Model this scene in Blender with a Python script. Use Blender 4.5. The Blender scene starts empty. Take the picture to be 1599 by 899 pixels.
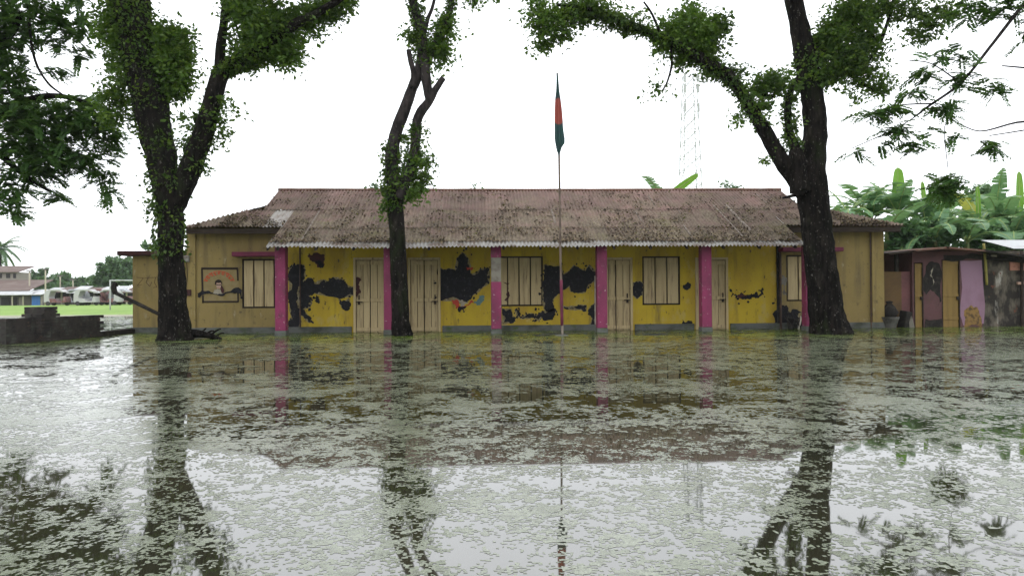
import bpy, math, random
import numpy as np
from mathutils import Vector, Matrix, noise as mnoise

random.seed(7)
rng = np.random.default_rng(11)
scene = bpy.context.scene
col = scene.collection

# ------------------------------------------------------------------ camera
FOC, CX, CY = 1150.0, 799.5, 449.5           # focal length and centre, in photograph pixels (1599 wide)
YAW, PITCH, ROLL = 0.0444, 0.00765, -0.00644
EYE = Vector((0.0, -21.6, 1.093))
RCAM = (Matrix.Rotation(-YAW, 3, 'Z') @ Matrix.Rotation(math.pi / 2 + PITCH, 3, 'X') @ Matrix.Rotation(ROLL, 3, 'Z'))
cam = bpy.data.cameras.new('camera')
cam_o = bpy.data.objects.new('camera', cam)
col.objects.link(cam_o)
cam.sensor_width = 36.0
cam.lens = FOC / 1599.0 * 36.0
cam.clip_start = 0.05
cam.clip_end = 2000.0
cam_o.matrix_world = Matrix.Translation(EYE) @ RCAM.to_4x4()
scene.camera = cam_o

# ------------------------------------------------------------------ sky, sun, exposure
world = bpy.data.worlds.new('World')
scene.world = world
world.use_nodes = True
wn = world.node_tree
wn.nodes.clear()
wo = wn.nodes.new('ShaderNodeOutputWorld')
wb = wn.nodes.new('ShaderNodeBackground')
ws = wn.nodes.new('ShaderNodeTexSky')
ws.sky_type = 'NISHITA'
ws.sun_disc = False
ws.sun_elevation = math.radians(58)
ws.sun_rotation = math.radians(200)
ws.dust_density = 6.0
ws.air_density = 1.0
wh = wn.nodes.new('ShaderNodeHueSaturation')
wh.inputs['Saturation'].default_value = 0.12
wm = wn.nodes.new('ShaderNodeMix')
wm.data_type = 'RGBA'
wm.inputs[0].default_value = 0.8
wm.inputs[7].default_value = (22.0, 22.6, 23.6, 1)      # the even white cloud layer
wn.links.new(ws.outputs[0], wh.inputs['Color'])
wn.links.new(wh.outputs[0], wm.inputs[6])
wn.links.new(wm.outputs[2], wb.inputs[0])
wb.inputs[1].default_value = 0.1
wn.links.new(wb.outputs[0], wo.inputs[0])

sun = bpy.data.lights.new('sun', 'SUN')
sun.energy = 0.7
sun.angle = math.radians(30)
sun.color = (1.0, 0.97, 0.92)
sun_o = bpy.data.objects.new('sun', sun)
col.objects.link(sun_o)
sun_o.rotation_euler = (math.radians(32), 0, math.radians(-20))

scene.view_settings.view_transform = 'Standard'
scene.view_settings.look = 'None'
scene.view_settings.exposure = 0.0
scene.view_settings.gamma = 1.0
scene.view_settings.use_curve_mapping = False
scene.cycles.max_bounces = 8
scene.cycles.transparent_max_bounces = 8
scene.cycles.volume_bounces = 1
scene.cycles.volume_step_rate = 4


# ------------------------------------------------------------------ helpers
def ray(px, py):
    return RCAM @ Vector(((px - CX) / FOC, (CY - py) / FOC, -1.0))


def onY(px, py, Y=0.0):
    d = ray(px, py)
    return EYE + d * ((Y - EYE.y) / d.y)


def onZ(px, py, z=0.0):
    d = ray(px, py)
    return EYE + d * ((z - EYE.z) / d.z)


def world_of(o):
    m = o.matrix_basis.copy()
    if o.parent:
        m = world_of(o.parent) @ o.matrix_parent_inverse @ m
    return m


def setparent(o, p):
    if p is not None:
        o.parent = p
        o.matrix_parent_inverse = world_of(p).inverted()
    return o


def tag(o, label=None, cat=None, group=None, kind=None):
    if label: o['label'] = label
    if cat: o['category'] = cat
    if group: o['group'] = group
    if kind: o['kind'] = kind
    return o


def thing(name, loc, label, cat, group=None):
    o = bpy.data.objects.new(name, None)
    o.empty_display_size = 0.3
    o.location = loc
    col.objects.link(o)
    return tag(o, label, cat, group)


class MB:
    def __init__(s):
        s.v = []
        s.f = []

    def add(s, vs, fs):
        n = len(s.v)
        s.v += [tuple(v) for v in vs]
        s.f += [tuple(i + n for i in f) for f in fs]
        return s

    def box(s, x0, x1, y0, y1, z0, z1):
        if x0 > x1: x0, x1 = x1, x0
        if y0 > y1: y0, y1 = y1, y0
        if z0 > z1: z0, z1 = z1, z0
        return s.add([(x0, y0, z0), (x1, y0, z0), (x1, y1, z0), (x0, y1, z0), (x0, y0, z1), (x1, y0, z1), (x1, y1, z1), (x0, y1, z1)],
                     [(0, 3, 2, 1), (4, 5, 6, 7), (0, 1, 5, 4), (1, 2, 6, 5), (2, 3, 7, 6), (3, 0, 4, 7)])

    def obox(s, c, size, rz=0.0, rx=0.0, ry=0.0):
        m = Matrix.Translation(c) @ Matrix.Rotation(rz, 4, 'Z') @ Matrix.Rotation(ry, 4, 'Y') @ Matrix.Rotation(rx, 4, 'X')
        t = MB().box(-size[0] / 2, size[0] / 2, -size[1] / 2, size[1] / 2, -size[2] / 2, size[2] / 2)
        return s.add([m @ Vector(v) for v in t.v], t.f)

    def prism(s, pts, y0, y1):            # polygon in X,Z, pulled from y0 (front) to y1 (back)
        n = len(pts)
        vs = [(p[0], y0, p[1]) for p in pts] + [(p[0], y1, p[1]) for p in pts]
        fs = [tuple(range(n)), tuple(range(2 * n - 1, n - 1, -1))]
        fs += [(i, i + n, (i + 1) % n + n, (i + 1) % n) for i in range(n)]
        return s.add(vs, fs)

    def tube(s, path, radii, n=10, rough=0.0, freq=2.0, sub=4, cap=True, flat=1.0):
        P = [Vector(p) for p in path]
        pts, rs = [], []
        m = len(P)
        for i in range(m - 1):
            a, b, c, d = P[max(i - 1, 0)], P[i], P[i + 1], P[min(i + 2, m - 1)]
            for k in range(sub):
                t = k / sub
                q = 0.5 * ((2 * b) + (c - a) * t + (2 * a - 5 * b + 4 * c - d) * t * t + (3 * b - a - 3 * c + d) * t ** 3)
                pts.append(q)
                rs.append(radii[i] * (1 - t) + radii[i + 1] * t)
        pts.append(P[-1])
        rs.append(radii[-1])
        vs, fs = [], []
        up = Vector((0, 1, 0))
        for i, q in enumerate(pts):
            tng = (pts[min(i + 1, len(pts) - 1)] - pts[max(i - 1, 0)])
            tng = tng.normalized() if tng.length > 1e-9 else Vector((0, 0, 1))
            e1 = tng.cross(up)
            if e1.length < 1e-3: e1 = tng.cross(Vector((1, 0, 0)))
            e1.normalize()
            e2 = tng.cross(e1)
            for k in range(n):
                a = 2 * math.pi * k / n
                dv = e1 * math.cos(a) + e2 * math.sin(a) * flat
                r = rs[i]
                if rough:
                    w = q + dv * r
                    r *= 1 + rough * (mnoise.noise(w * freq) + 0.6 * mnoise.noise(w * freq * 3.1) + 0.7 * mnoise.noise(Vector((w.x * 9, w.y * 9, w.z * 1.4))))
                vs.append(q + dv * r)
        for i in range(len(pts) - 1):
            for k in range(n):
                fs.append((i * n + k, i * n + (k + 1) % n, (i + 1) * n + (k + 1) % n, (i + 1) * n + k))
        if cap:
            fs.append(tuple(range(n - 1, -1, -1)))
            L = (len(pts) - 1) * n
            fs.append(tuple(L + k for k in range(n)))
        return s.add(vs, fs)

    def lathe(s, c, prof, n=16, sx=1.0, sy=1.0, wob=0.0):
        vs, fs = [], []
        for r, z in prof:
            for k in range(n):
                a = 2 * math.pi * k / n
                rr = r * (1 + wob * mnoise.noise(Vector((math.cos(a) * 1.5 + c[0], math.sin(a) * 1.5 + c[1], z * 4))))
                vs.append((c[0] + rr * math.cos(a) * sx, c[1] + rr * math.sin(a) * sy, c[2] + z))
        for i in range(len(prof) - 1):
            for k in range(n):
                fs.append((i * n + k, i * n + (k + 1) % n, (i + 1) * n + (k + 1) % n, (i + 1) * n + k))
        fs.append(tuple(range(n - 1, -1, -1)))
        L = (len(prof) - 1) * n
        fs.append(tuple(L + k for k in range(n)))
        return s.add(vs, fs)

    def build(s, name, mat, parent=None, smooth=False, bevel=0.0):
        me = bpy.data.meshes.new(name)
        me.from_pydata(s.v, [], s.f)
        me.validate()
        me.update()
        if smooth:
            me.polygons.foreach_set('use_smooth', [True] * len(me.polygons))
        me.materials.append(mat)
        o = bpy.data.objects.new(name, me)
        col.objects.link(o)
        if bevel:
            b = o.modifiers.new('bevel', 'BEVEL')
            b.width = bevel
            b.segments = 1
            b.limit_method = 'ANGLE'
        return setparent(o, parent)


def leaves_obj(name, C, A, S, L, W, mat, parent, fold=0.15):
    """many folded leaves as one mesh: C centres, A long axes, S side axes (N,3), L, W (N,)"""
    n = len(C)
    N = np.cross(A, S)
    V = np.empty((n, 4, 3), np.float32)
    h = A * (L * 0.45)[:, None]
    sd = S * (W * 0.5)[:, None]
    up = N * (W * fold)[:, None]
    V[:, 0] = C
    V[:, 1] = C + h + sd + up
    V[:, 2] = C + A * L[:, None]
    V[:, 3] = C + h - sd + up
    me = bpy.data.meshes.new(name)
    me.vertices.add(n * 4)
    me.vertices.foreach_set('co', V.reshape(-1))
    base = (np.arange(n) * 4)[:, None]
    idx = (base + np.array([[0, 1, 2, 0, 2, 3]])).astype(np.int32).reshape(-1)
    me.loops.add(n * 6)
    me.loops.foreach_set('vertex_index', idx)
    me.polygons.add(n * 2)
    me.polygons.foreach_set('loop_start', np.arange(n * 2, dtype=np.int32) * 3)
    me.update(calc_edges=True)
    me.validate()
    me.materials.append(mat)
    o = bpy.data.objects.new(name, me)
    col.objects.link(o)
    return setparent(o, parent)


def unit(a):
    return a / np.maximum(np.linalg.norm(a, axis=1, keepdims=True), 1e-9)


# ------------------------------------------------------------------ materials
def new_mat(name):
    m = bpy.data.materials.new(name)
    m.use_nodes = True
    nt = m.node_tree
    nt.nodes.clear()
    out = nt.nodes.new('ShaderNodeOutputMaterial')
    b = nt.nodes.new('ShaderNodeBsdfPrincipled')
    nt.links.new(b.outputs[0], out.inputs[0])
    return m, nt, b, out


def pos_scaled(nt, sc):
    g = nt.nodes.new('ShaderNodeNewGeometry')
    mp = nt.nodes.new('ShaderNodeMapping')
    mp.inputs['Scale'].default_value = sc if isinstance(sc, (tuple, list)) else (sc, sc, sc)
    nt.links.new(g.outputs['Position'], mp.inputs['Vector'])
    return mp.outputs[0]


def noise_fac(nt, sc, lo, hi, detail=5, rough=0.6, dist=0.0):
    n = nt.nodes.new('ShaderNodeTexNoise')
    n.inputs['Scale'].default_value = 1.0
    n.inputs['Detail'].default_value = detail
    n.inputs['Roughness'].default_value = rough
    n.inputs['Distortion'].default_value = dist
    nt.links.new(pos_scaled(nt, sc), n.inputs['Vector'])
    r = nt.nodes.new('ShaderNodeMapRange')
    r.inputs['From Min'].default_value = lo
    r.inputs['From Max'].default_value = hi
    nt.links.new(n.outputs[0], r.inputs['Value'])
    return r.outputs[0]


def mixc(nt, fac, a, b):
    m = nt.nodes.new('ShaderNodeMix')
    m.data_type = 'RGBA'
    if hasattr(fac, 'node') or hasattr(fac, 'is_linked'): nt.links.new(fac, m.inputs[0])
    else: m.inputs[0].default_value = fac
    for i, c in ((6, a), (7, b)):
        if isinstance(c, (tuple, list)): m.inputs[i].default_value = (c[0], c[1], c[2], 1)
        else: nt.links.new(c, m.inputs[i])
    return m.outputs[2]


def bump(nt, b, sc, strength, dist=0.01, detail=6):
    n = nt.nodes.new('ShaderNodeTexNoise')
    n.inputs['Scale'].default_value = 1.0
    n.inputs['Detail'].default_value = detail
    n.inputs['Roughness'].default_value = 0.65
    nt.links.new(pos_scaled(nt, sc), n.inputs['Vector'])
    bp = nt.nodes.new('ShaderNodeBump')
    bp.inputs['Strength'].default_value = strength
    bp.inputs['Distance'].default_value = dist
    nt.links.new(n.outputs[0], bp.inputs['Height'])
    nt.links.new(bp.outputs[0], b.inputs['Normal'])


def layered(name, base, layers, rough=0.8, bmp=None, spec=0.3):
    """layers: (colour, scale, lo, hi) mixed one over the other by noise"""
    m, nt, b, out = new_mat(name)
    c = base
    for (cc, sc, lo, hi) in layers:
        c = mixc(nt, noise_fac(nt, sc, lo, hi), c, cc)
    if isinstance(c, (tuple, list)): b.inputs['Base Color'].default_value = (*c, 1)
    else: nt.links.new(c, b.inputs['Base Color'])
    b.inputs['Roughness'].default_value = rough
    b.inputs['Specular IOR Level'].default_value = spec
    if bmp: bump(nt, b, *bmp)
    return m


def leaf_mat(name, dark, mid, light, sc=1.2, trans=0.35, rough=0.5):
    m, nt, b, out = new_mat(name)
    c = mixc(nt, noise_fac(nt, sc, 0.35, 0.65), dark, mid)
    c = mixc(nt, noise_fac(nt, sc * 7, 0.5, 0.75), c, light)
    nt.links.new(c, b.inputs['Base Color'])
    b.inputs['Roughness'].default_value = rough
    b.inputs['Specular IOR Level'].default_value = 0.35
    t = nt.nodes.new('ShaderNodeBsdfTranslucent')
    nt.links.new(mixc(nt, 0.35, c, (0.16, 0.26, 0.02)), t.inputs['Color'])
    mx = nt.nodes.new('ShaderNodeMixShader')
    mx.inputs[0].default_value = trans
    nt.links.new(b.outputs[0], mx.inputs[1])
    nt.links.new(t.outputs[0], mx.inputs[2])
    nt.links.new(mx.outputs[0], out.inputs[0])
    return m


M = {}
M['yellow'] = layered('yellow_paint', (0.45, 0.325, 0.022), [
    ((0.34, 0.225, 0.025), (1.3, 1, 0.5), 0.40, 0.68), ((0.40, 0.31, 0.10), (2.2, 2.2, 1.4), 0.56, 0.72), ((0.17, 0.12, 0.03), (3.5, 3.5, 0.6), 0.54, 0.74),
    ((0.08, 0.058, 0.03), (9, 9, 5), 0.61, 0.70), ((0.34, 0.29, 0.17), (14, 14, 14), 0.66, 0.70)], 0.75, ((30, 30, 30), 0.3, 0.004))
M['ochre'] = layered('ochre_wash', (0.255, 0.19, 0.07), [
    ((0.205, 0.15, 0.055), (0.8, 1, 0.6), 0.4, 0.7), ((0.13, 0.098, 0.05), (4, 4, 0.5), 0.50, 0.76),
    ((0.09, 0.068, 0.04), (7, 7, 6), 0.60, 0.72), ((0.30, 0.25, 0.15), (5, 5, 2.5), 0.62, 0.74)], 0.85, ((25, 25, 25), 0.3, 0.004))
M['plinth'] = layered('grey_plinth', (0.104, 0.108, 0.100), [((0.048, 0.052, 0.040), (2, 2, 3), 0.45, 0.65), ((0.056, 0.080, 0.024), (3, 3, 6), 0.55, 0.7)],
                      0.85, ((20, 20, 20), 0.4, 0.006))
M['pink'] = layered('pink_paint', (0.215, 0.027, 0.085), [((0.13, 0.022, 0.055), (2, 2, 1), 0.40, 0.64), ((0.10, 0.03, 0.045), (5, 5, 3), 0.58, 0.7), ((0.30, 0.22, 0.22), (9, 9, 9), 0.62, 0.66)],
                    0.6, ((25, 25, 25), 0.25, 0.004))
M['pink_dark'] = layered('maroon_pink_paint', (0.125, 0.018, 0.043), [((0.075, 0.015, 0.030), (3, 3, 3), 0.45, 0.7)], 0.7)
M['bare'] = layered('bare_cement', (0.182, 0.168, 0.140), [((0.091, 0.077, 0.063), (6, 6, 6), 0.45, 0.65)], 0.9, ((25, 25, 25), 0.4, 0.006))
M['cream'] = layered('cream_wood', (0.44, 0.345, 0.19), [((0.35, 0.265, 0.14), (9, 9, 0.6), 0.45, 0.7), ((0.16, 0.115, 0.07), (14, 14, 1.2), 0.54, 0.72)],
                     0.7, ((40, 40, 3), 0.3, 0.003))
M['gap'] = layered('dark_gap', (0.025, 0.018, 0.014), [], 0.9)
M['peel'] = layered('blackened_wall', (0.010, 0.010, 0.012), [((0.024, 0.023, 0.03), (9, 9, 7), 0.5, 0.7), ((0.13, 0.12, 0.10), (17, 17, 17), 0.64, 0.70)],
                    0.9, ((40, 40, 40), 0.5, 0.006))
M['flake'] = layered('flaking_undercoat', (0.20, 0.16, 0.075), [((0.30, 0.27, 0.20), 11, 0.5, 0.66), ((0.08, 0.065, 0.045), 9, 0.52, 0.68)], 0.9, ((40, 40, 40), 0.4, 0.005))
M['maroon'] = layered('maroon_stain', (0.06, 0.02, 0.02), [((0.03, 0.02, 0.02), 8, 0.45, 0.7)], 0.9)
M['red'] = layered('red_lettering', (0.42, 0.07, 0.03), [((0.45, 0.2, 0.08), 14, 0.5, 0.75)], 0.8)
M['white_p'] = layered('chalky_white', (0.315, 0.285, 0.225), [((0.210, 0.165, 0.105), 12, 0.5, 0.75)], 0.9)
M['skin_p'] = layered('painted_pinkish', (0.40, 0.25, 0.19), [((0.5, 0.42, 0.35), 16, 0.5, 0.7)], 0.9)
M['panel_p'] = layered('painted_cream_panel', (0.240, 0.186, 0.090), [((0.198, 0.144, 0.048), 5, 0.45, 0.7)], 0.85)
M['teal'] = layered('teal_paint', (0.098, 0.175, 0.175), [((0.280, 0.245, 0.070), 15, 0.55, 0.7)], 0.8)
M['redbird'] = layered('red_paint', (0.40, 0.05, 0.03), [((0.2, 0.03, 0.02), 12, 0.5, 0.7)], 0.8)
M['wood_dark'] = layered('dark_timber', (0.027, 0.018, 0.013), [((0.054, 0.039, 0.027), (3, 12, 12), 0.5, 0.7)], 0.85)
M['galv'] = layered('pale_galvanised', (0.24, 0.232, 0.215), [((0.11, 0.08, 0.06), (2.5, 4, 4), 0.46, 0.60), ((0.07, 0.05, 0.035), (11, 11, 11), 0.57, 0.66)], 0.55)
M['metal_pipe'] = layered('rust_pipe', (0.05, 0.03, 0.022), [((0.12, 0.06, 0.03), 6, 0.5, 0.7)], 0.6)
M['pale_pipe'] = layered('pale_pipe', (0.42, 0.38, 0.32), [((0.2, 0.15, 0.1), 6, 0.5, 0.7)], 0.6)
M['pole_brown'] = layered('weathered_pole', (0.14, 0.105, 0.08), [((0.07, 0.05, 0.04), 3, 0.45, 0.65), ((0.26, 0.23, 0.19), (6, 6, 2), 0.58, 0.7)], 0.7)
M['bark'] = layered('dark_bark', (0.014, 0.0115, 0.010), [((0.004, 0.0035, 0.003), (9, 9, 2), 0.42, 0.58), ((0.030, 0.026, 0.021), (4, 4, 1.5), 0.55, 0.7), ((0.015, 0.021, 0.008), (2, 2, 1.0), 0.56, 0.72),
                                                     ((0.12, 0.115, 0.10), (22, 22, 11), 0.615, 0.68)], 0.95, ((18, 18, 4), 1.0, 0.09), 0.06)
M['bark_grey'] = layered('grey_bark', (0.040, 0.033, 0.032), [((0.014, 0.012, 0.012), (6, 6, 3), 0.42, 0.6), ((0.12, 0.11, 0.10), (14, 14, 6), 0.62, 0.72)],
                         0.95, ((16, 16, 6), 0.9, 0.05), 0.15)
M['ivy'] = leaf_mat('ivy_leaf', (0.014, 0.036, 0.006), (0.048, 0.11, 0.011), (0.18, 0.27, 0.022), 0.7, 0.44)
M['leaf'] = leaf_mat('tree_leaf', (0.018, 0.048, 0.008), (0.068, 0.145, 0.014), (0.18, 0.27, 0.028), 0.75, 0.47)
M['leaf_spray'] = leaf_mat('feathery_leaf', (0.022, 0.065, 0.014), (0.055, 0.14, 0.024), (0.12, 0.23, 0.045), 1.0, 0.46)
M['leaf_far'] = leaf_mat('haze_paled_leaf', (0.07, 0.12, 0.07), (0.10, 0.18, 0.09), (0.16, 0.25, 0.11), 0.3, 0.35)  # distance haze put into the colour, paler than the near leaves
M['thicket'] = leaf_mat('thicket_leaf', (0.04, 0.10, 0.04), (0.09, 0.19, 0.07), (0.17, 0.28, 0.11), 0.8, 0.4)
M['banana'] = leaf_mat('banana_leaf', (0.09, 0.20, 0.10), (0.16, 0.30, 0.14), (0.27, 0.41, 0.21), 0.8, 0.4, 0.35)
M['banana_new'] = leaf_mat('young_banana_leaf', (0.13, 0.30, 0.03), (0.17, 0.36, 0.04), (0.22, 0.40, 0.06), 0.8, 0.5, 0.35)
M['banana_yel'] = leaf_mat('yellow_banana_leaf', (0.40, 0.42, 0.03), (0.45, 0.45, 0.04), (0.3, 0.35, 0.05), 0.8, 0.5, 0.4)
M['rib'] = layered('pale_midrib', (0.28, 0.36, 0.12), [], 0.5)
M['stem'] = layered('banana_stem', (0.14, 0.17, 0.06), [((0.07, 0.05, 0.03), (5, 5, 1), 0.5, 0.7)], 0.7)
M['brick'] = layered('sooty_brick', (0.040, 0.033, 0.029), [((0.02, 0.018, 0.017), 4, 0.42, 0.6), ((0.075, 0.048, 0.036), 7, 0.6, 0.72), ((0.06, 0.06, 0.052), 3, 0.52, 0.66)],
                     0.95, (30, 0.5, 0.01))
M['mortar'] = layered('dark_mortar', (0.035, 0.032, 0.028), [((0.02, 0.025, 0.015), 6, 0.5, 0.7)], 0.95)
M['concrete'] = layered('old_concrete', (0.098, 0.095, 0.084), [((0.035, 0.035, 0.028), 3, 0.45, 0.65)], 0.9, (20, 0.4, 0.01))
M['tin_rust'] = layered('rusty_tin', (0.17, 0.085, 0.06), [((0.10, 0.05, 0.04), 3, 0.45, 0.65), ((0.20, 0.15, 0.11), 6, 0.55, 0.7)], 0.8)
M['tin_white'] = layered('white_tin', (0.42, 0.43, 0.44), [((0.27, 0.25, 0.24), 2, 0.5, 0.75)], 0.45)
M['soot'] = layered('soot_black', (0.018, 0.016, 0.014), [((0.05, 0.042, 0.034), 7, 0.5, 0.7)], 0.95, (25, 0.5, 0.01))


def roof_mat():
    m, nt, b, out = new_mat('rusted_mossy_roof')
    g = nt.nodes.new('ShaderNodeNewGeometry')
    sp = nt.nodes.new('ShaderNodeSeparateXYZ')
    nt.links.new(g.outputs['Position'], sp.inputs[0])
    hz = nt.nodes.new('ShaderNodeMapRange')             # moss and fallen litter lie on the lower courses
    hz.inputs['From Min'].default_value = 4.6
    hz.inputs['From Max'].default_value = 2.7
    nt.links.new(sp.outputs['Z'], hz.inputs['Value'])
    red = mixc(nt, noise_fac(nt, (2, 2, 2), 0.4, 0.65), (0.215, 0.134, 0.115), (0.152, 0.099, 0.086))
    red = mixc(nt, noise_fac(nt, (7, 2, 2), 0.5, 0.75), red, (0.255, 0.175, 0.151))
    moss = mixc(nt, noise_fac(nt, (9, 9, 9), 0.42, 0.62), (0.195, 0.159, 0.109), (0.102, 0.074, 0.057))
    moss = mixc(nt, noise_fac(nt, (1.0, 1.5, 1.5), 0.55, 0.7), moss, (0.164, 0.147, 0.070))
    moss = mixc(nt, noise_fac(nt, (22, 22, 22), 0.60, 0.68), moss, (0.281, 0.234, 0.178))
    moss = mixc(nt, noise_fac(nt, (17, 17, 17), 0.62, 0.68), moss, (0.047, 0.035, 0.029))
    nz = noise_fac(nt, (1.6, 1.6, 1.6), 0.25, 0.75)
    ad = nt.nodes.new('ShaderNodeMath')
    ad.operation = 'MULTIPLY_ADD'
    nt.links.new(nz, ad.inputs[0])
    ad.inputs[1].default_value = 1.5
    ad.inputs[2].default_value = -0.72
    a2 = nt.nodes.new('ShaderNodeMath')
    a2.operation = 'ADD'
    a2.use_clamp = True
    nt.links.new(hz.outputs[0], a2.inputs[0])
    nt.links.new(ad.outputs[0], a2.inputs[1])
    c = mixc(nt, a2.outputs[0], red, moss)
    oi = nt.nodes.new('ShaderNodeObjectInfo')           # sheets of different age
    v = nt.nodes.new('ShaderNodeMapRange')
    v.inputs['To Min'].default_value = 0.82
    v.inputs['To Max'].default_value = 1.18
    nt.links.new(oi.outputs['Random'], v.inputs['Value'])
    hs = nt.nodes.new('ShaderNodeHueSaturation')
    nt.links.new(v.outputs[0], hs.inputs['Value'])
    nt.links.new(c, hs.inputs['Color'])
    nt.links.new(hs.outputs[0], b.inputs['Base Color'])
    b.inputs['Roughness'].default_value = 0.85
    b.inputs['Specular IOR Level'].default_value = 0.25
    bump(nt, b, (35, 35, 35), 0.6, 0.015)
    return m


M['lap'] = layered('worn_lap', (0.27, 0.225, 0.19), [((0.13, 0.10, 0.075), (9, 9, 9), 0.42, 0.6), ((0.06, 0.045, 0.035), (15, 15, 15), 0.55, 0.66)], 0.8)
M['roof'] = roof_mat()
M['roof_pale'] = layered('pale_roof_sheet', (0.360, 0.330, 0.300), [((0.225, 0.180, 0.143), (6, 3, 3), 0.5, 0.7)], 0.6)


# ================================================================== GROUND AND WATER
def smooth01(t):
    t = max(0.0, min(1.0, t))
    return t * t * (3 - 2 * t)


def ground_z(x, y):
    z = -0.35 + 0.43 * smooth01((y - 16.5) / 4.5)
    z += 0.7 * smooth01((-30 - y) / 6)
    if x > 6: z = max(z, -0.35 + 0.45 * smooth01((x - 6) / 4) * smooth01((y - 5) / 3))
    return z


def build_ground():
    xs = [-900, -400, -200, -120] + [-80 + 4 * i for i in range(41)] + [120, 200, 400, 900]
    ys = [-300, -120, -60, -30] + [-24 + 2 * i for i in range(50)] + [90, 120, 200, 400, 1200]
    vs = [(x, y, ground_z(x, y)) for y in ys for x in xs]
    n = len(xs)
    fs = [(j * n + i, j * n + i + 1, (j + 1) * n + i + 1, (j + 1) * n + i) for j in range(len(ys) - 1) for i in range(n - 1)]
    m, nt, b, out = new_mat('earth_and_grass')
    g = nt.nodes.new('ShaderNodeNewGeometry')
    sp = nt.nodes.new('ShaderNodeSeparateXYZ')
    nt.links.new(g.outputs['Position'], sp.inputs[0])
    r = nt.nodes.new('ShaderNodeMapRange')
    r.inputs['From Min'].default_value = 0.03
    r.inputs['From Max'].default_value = 0.07
    nt.links.new(sp.outputs['Z'], r.inputs['Value'])
    mud = mixc(nt, noise_fac(nt, (0.6, 0.6, 0.6), 0.4, 0.7), (0.34, 0.32, 0.27), (0.20, 0.18, 0.13))
    gr = mixc(nt, noise_fac(nt, (0.4, 0.15, 1), 0.35, 0.65), (0.14, 0.25, 0.03), (0.20, 0.31, 0.05))
    gr = mixc(nt, noise_fac(nt, (6, 2, 6), 0.5, 0.7), gr, (0.09, 0.17, 0.02))
    nt.links.new(mixc(nt, r.outputs[0], mud, gr), b.inputs['Base Color'])
    b.inputs['Roughness'].default_value = 0.95
    o = MB().add(vs, fs).build('ground', m, None, True)
    tag(o, kind='structure')


build_ground()


def build_water():
    m, nt, b, out = new_mat('still_flood_water')
    c = mixc(nt, noise_fac(nt, (0.5, 0.5, 0.5), 0.35, 0.65), (0.020, 0.021, 0.013), (0.035, 0.032, 0.018))
    nt.links.new(c, b.inputs['Base Color'])
    b.inputs['Roughness'].default_value = 0.03
    b.inputs['IOR'].default_value = 2.7
    bump(nt, b, (3.0, 3.0, 3.0), 0.008, 0.02, 2)
    o = MB().add([(-140, -70, 0), (140, -70, 0), (140, 27, 0), (-140, 27, 0)], [(0, 1, 2, 3)]).build('flood_water', m)
    tag(o, kind='structure')


build_water()


def vnoise(x, y, s, seed):
    r = np.random.default_rng(seed)
    T = r.random((256, 256)).astype(np.float32)
    u, v = x / s + 1000.3, y / s + 1000.7
    i, j = np.floor(u).astype(int), np.floor(v).astype(int)
    fx, fy = u - i, v - j
    fx = fx * fx * (3 - 2 * fx)
    fy = fy * fy * (3 - 2 * fy)
    a, b_, c, d = T[i % 256, j % 256], T[(i + 1) % 256, j % 256], T[i % 256, (j + 1) % 256], T[(i + 1) % 256, (j + 1) % 256]
    return (a * (1 - fx) + b_ * fx) * (1 - fy) + (c * (1 - fx) + d * fx) * fy


def weed_field(x, y):
    f = 0.13 * vnoise(x, y, 2.6, 1) + 0.14 * vnoise(x, y, 0.9, 2) + 0.15 * vnoise(x, y, 0.33, 3) + 0.20 * vnoise(x, y, 0.13, 4) + 0.24 * vnoise(x, y, 0.055, 5) + 0.26 * vnoise(x, y, 0.026, 6)
    return f / 1.12


def weed_field_open(x, y):
    f = 0.12 * vnoise(x, y, 2.6, 1) + 0.13 * vnoise(x, y, 0.9, 2) + 0.20 * vnoise(x, y, 0.38, 13) + 0.30 * vnoise(x, y * 0.8, 0.17, 14) + 0.20 * vnoise(x, y, 0.085, 15) + 0.10 * vnoise(x, y, 0.04, 16)
    return f / 1.05


def duckweed_material():
    m, nt, b, out = new_mat('duckweed')
    g = nt.nodes.new('ShaderNodeNewGeometry')
    sp = nt.nodes.new('ShaderNodeSeparateXYZ')
    nt.links.new(g.outputs['Position'], sp.inputs[0])
    r = nt.nodes.new('ShaderNodeMapRange')              # greener algae in the shallows along the building
    r.inputs['From Min'].default_value = -5.5
    r.inputs['From Max'].default_value = -2.6
    nt.links.new(sp.outputs['Y'], r.inputs['Value'])
    c = mixc(nt, noise_fac(nt, (5, 5, 5), 0.35, 0.65), (0.185, 0.205, 0.14), (0.115, 0.134, 0.08))
    c = mixc(nt, noise_fac(nt, (38, 38, 38), 0.48, 0.62), c, (0.075, 0.085, 0.05))
    c = mixc(nt, noise_fac(nt, (90, 90, 90), 0.6, 0.68), c, (0.30, 0.32, 0.24))
    c = mixc(nt, noise_fac(nt, (11, 11, 11), 0.52, 0.66), c, (0.085, 0.095, 0.055))
    c = mixc(nt, noise_fac(nt, (130, 130, 130), 0.55, 0.68), c, (0.06, 0.068, 0.045))
    gg = mixc(nt, noise_fac(nt, (4, 4, 4), 0.4, 0.6), (0.07, 0.13, 0.008), (0.15, 0.19, 0.05))
    c = mixc(nt, r.outputs[0], c, gg)
    nt.links.new(c, b.inputs['Base Color'])
    b.inputs['Roughness'].default_value = 0.16
    b.inputs['Specular IOR Level'].default_value = 1.0
    bump(nt, b, (80, 80, 80), 0.3, 0.004, 3)
    return m


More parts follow.
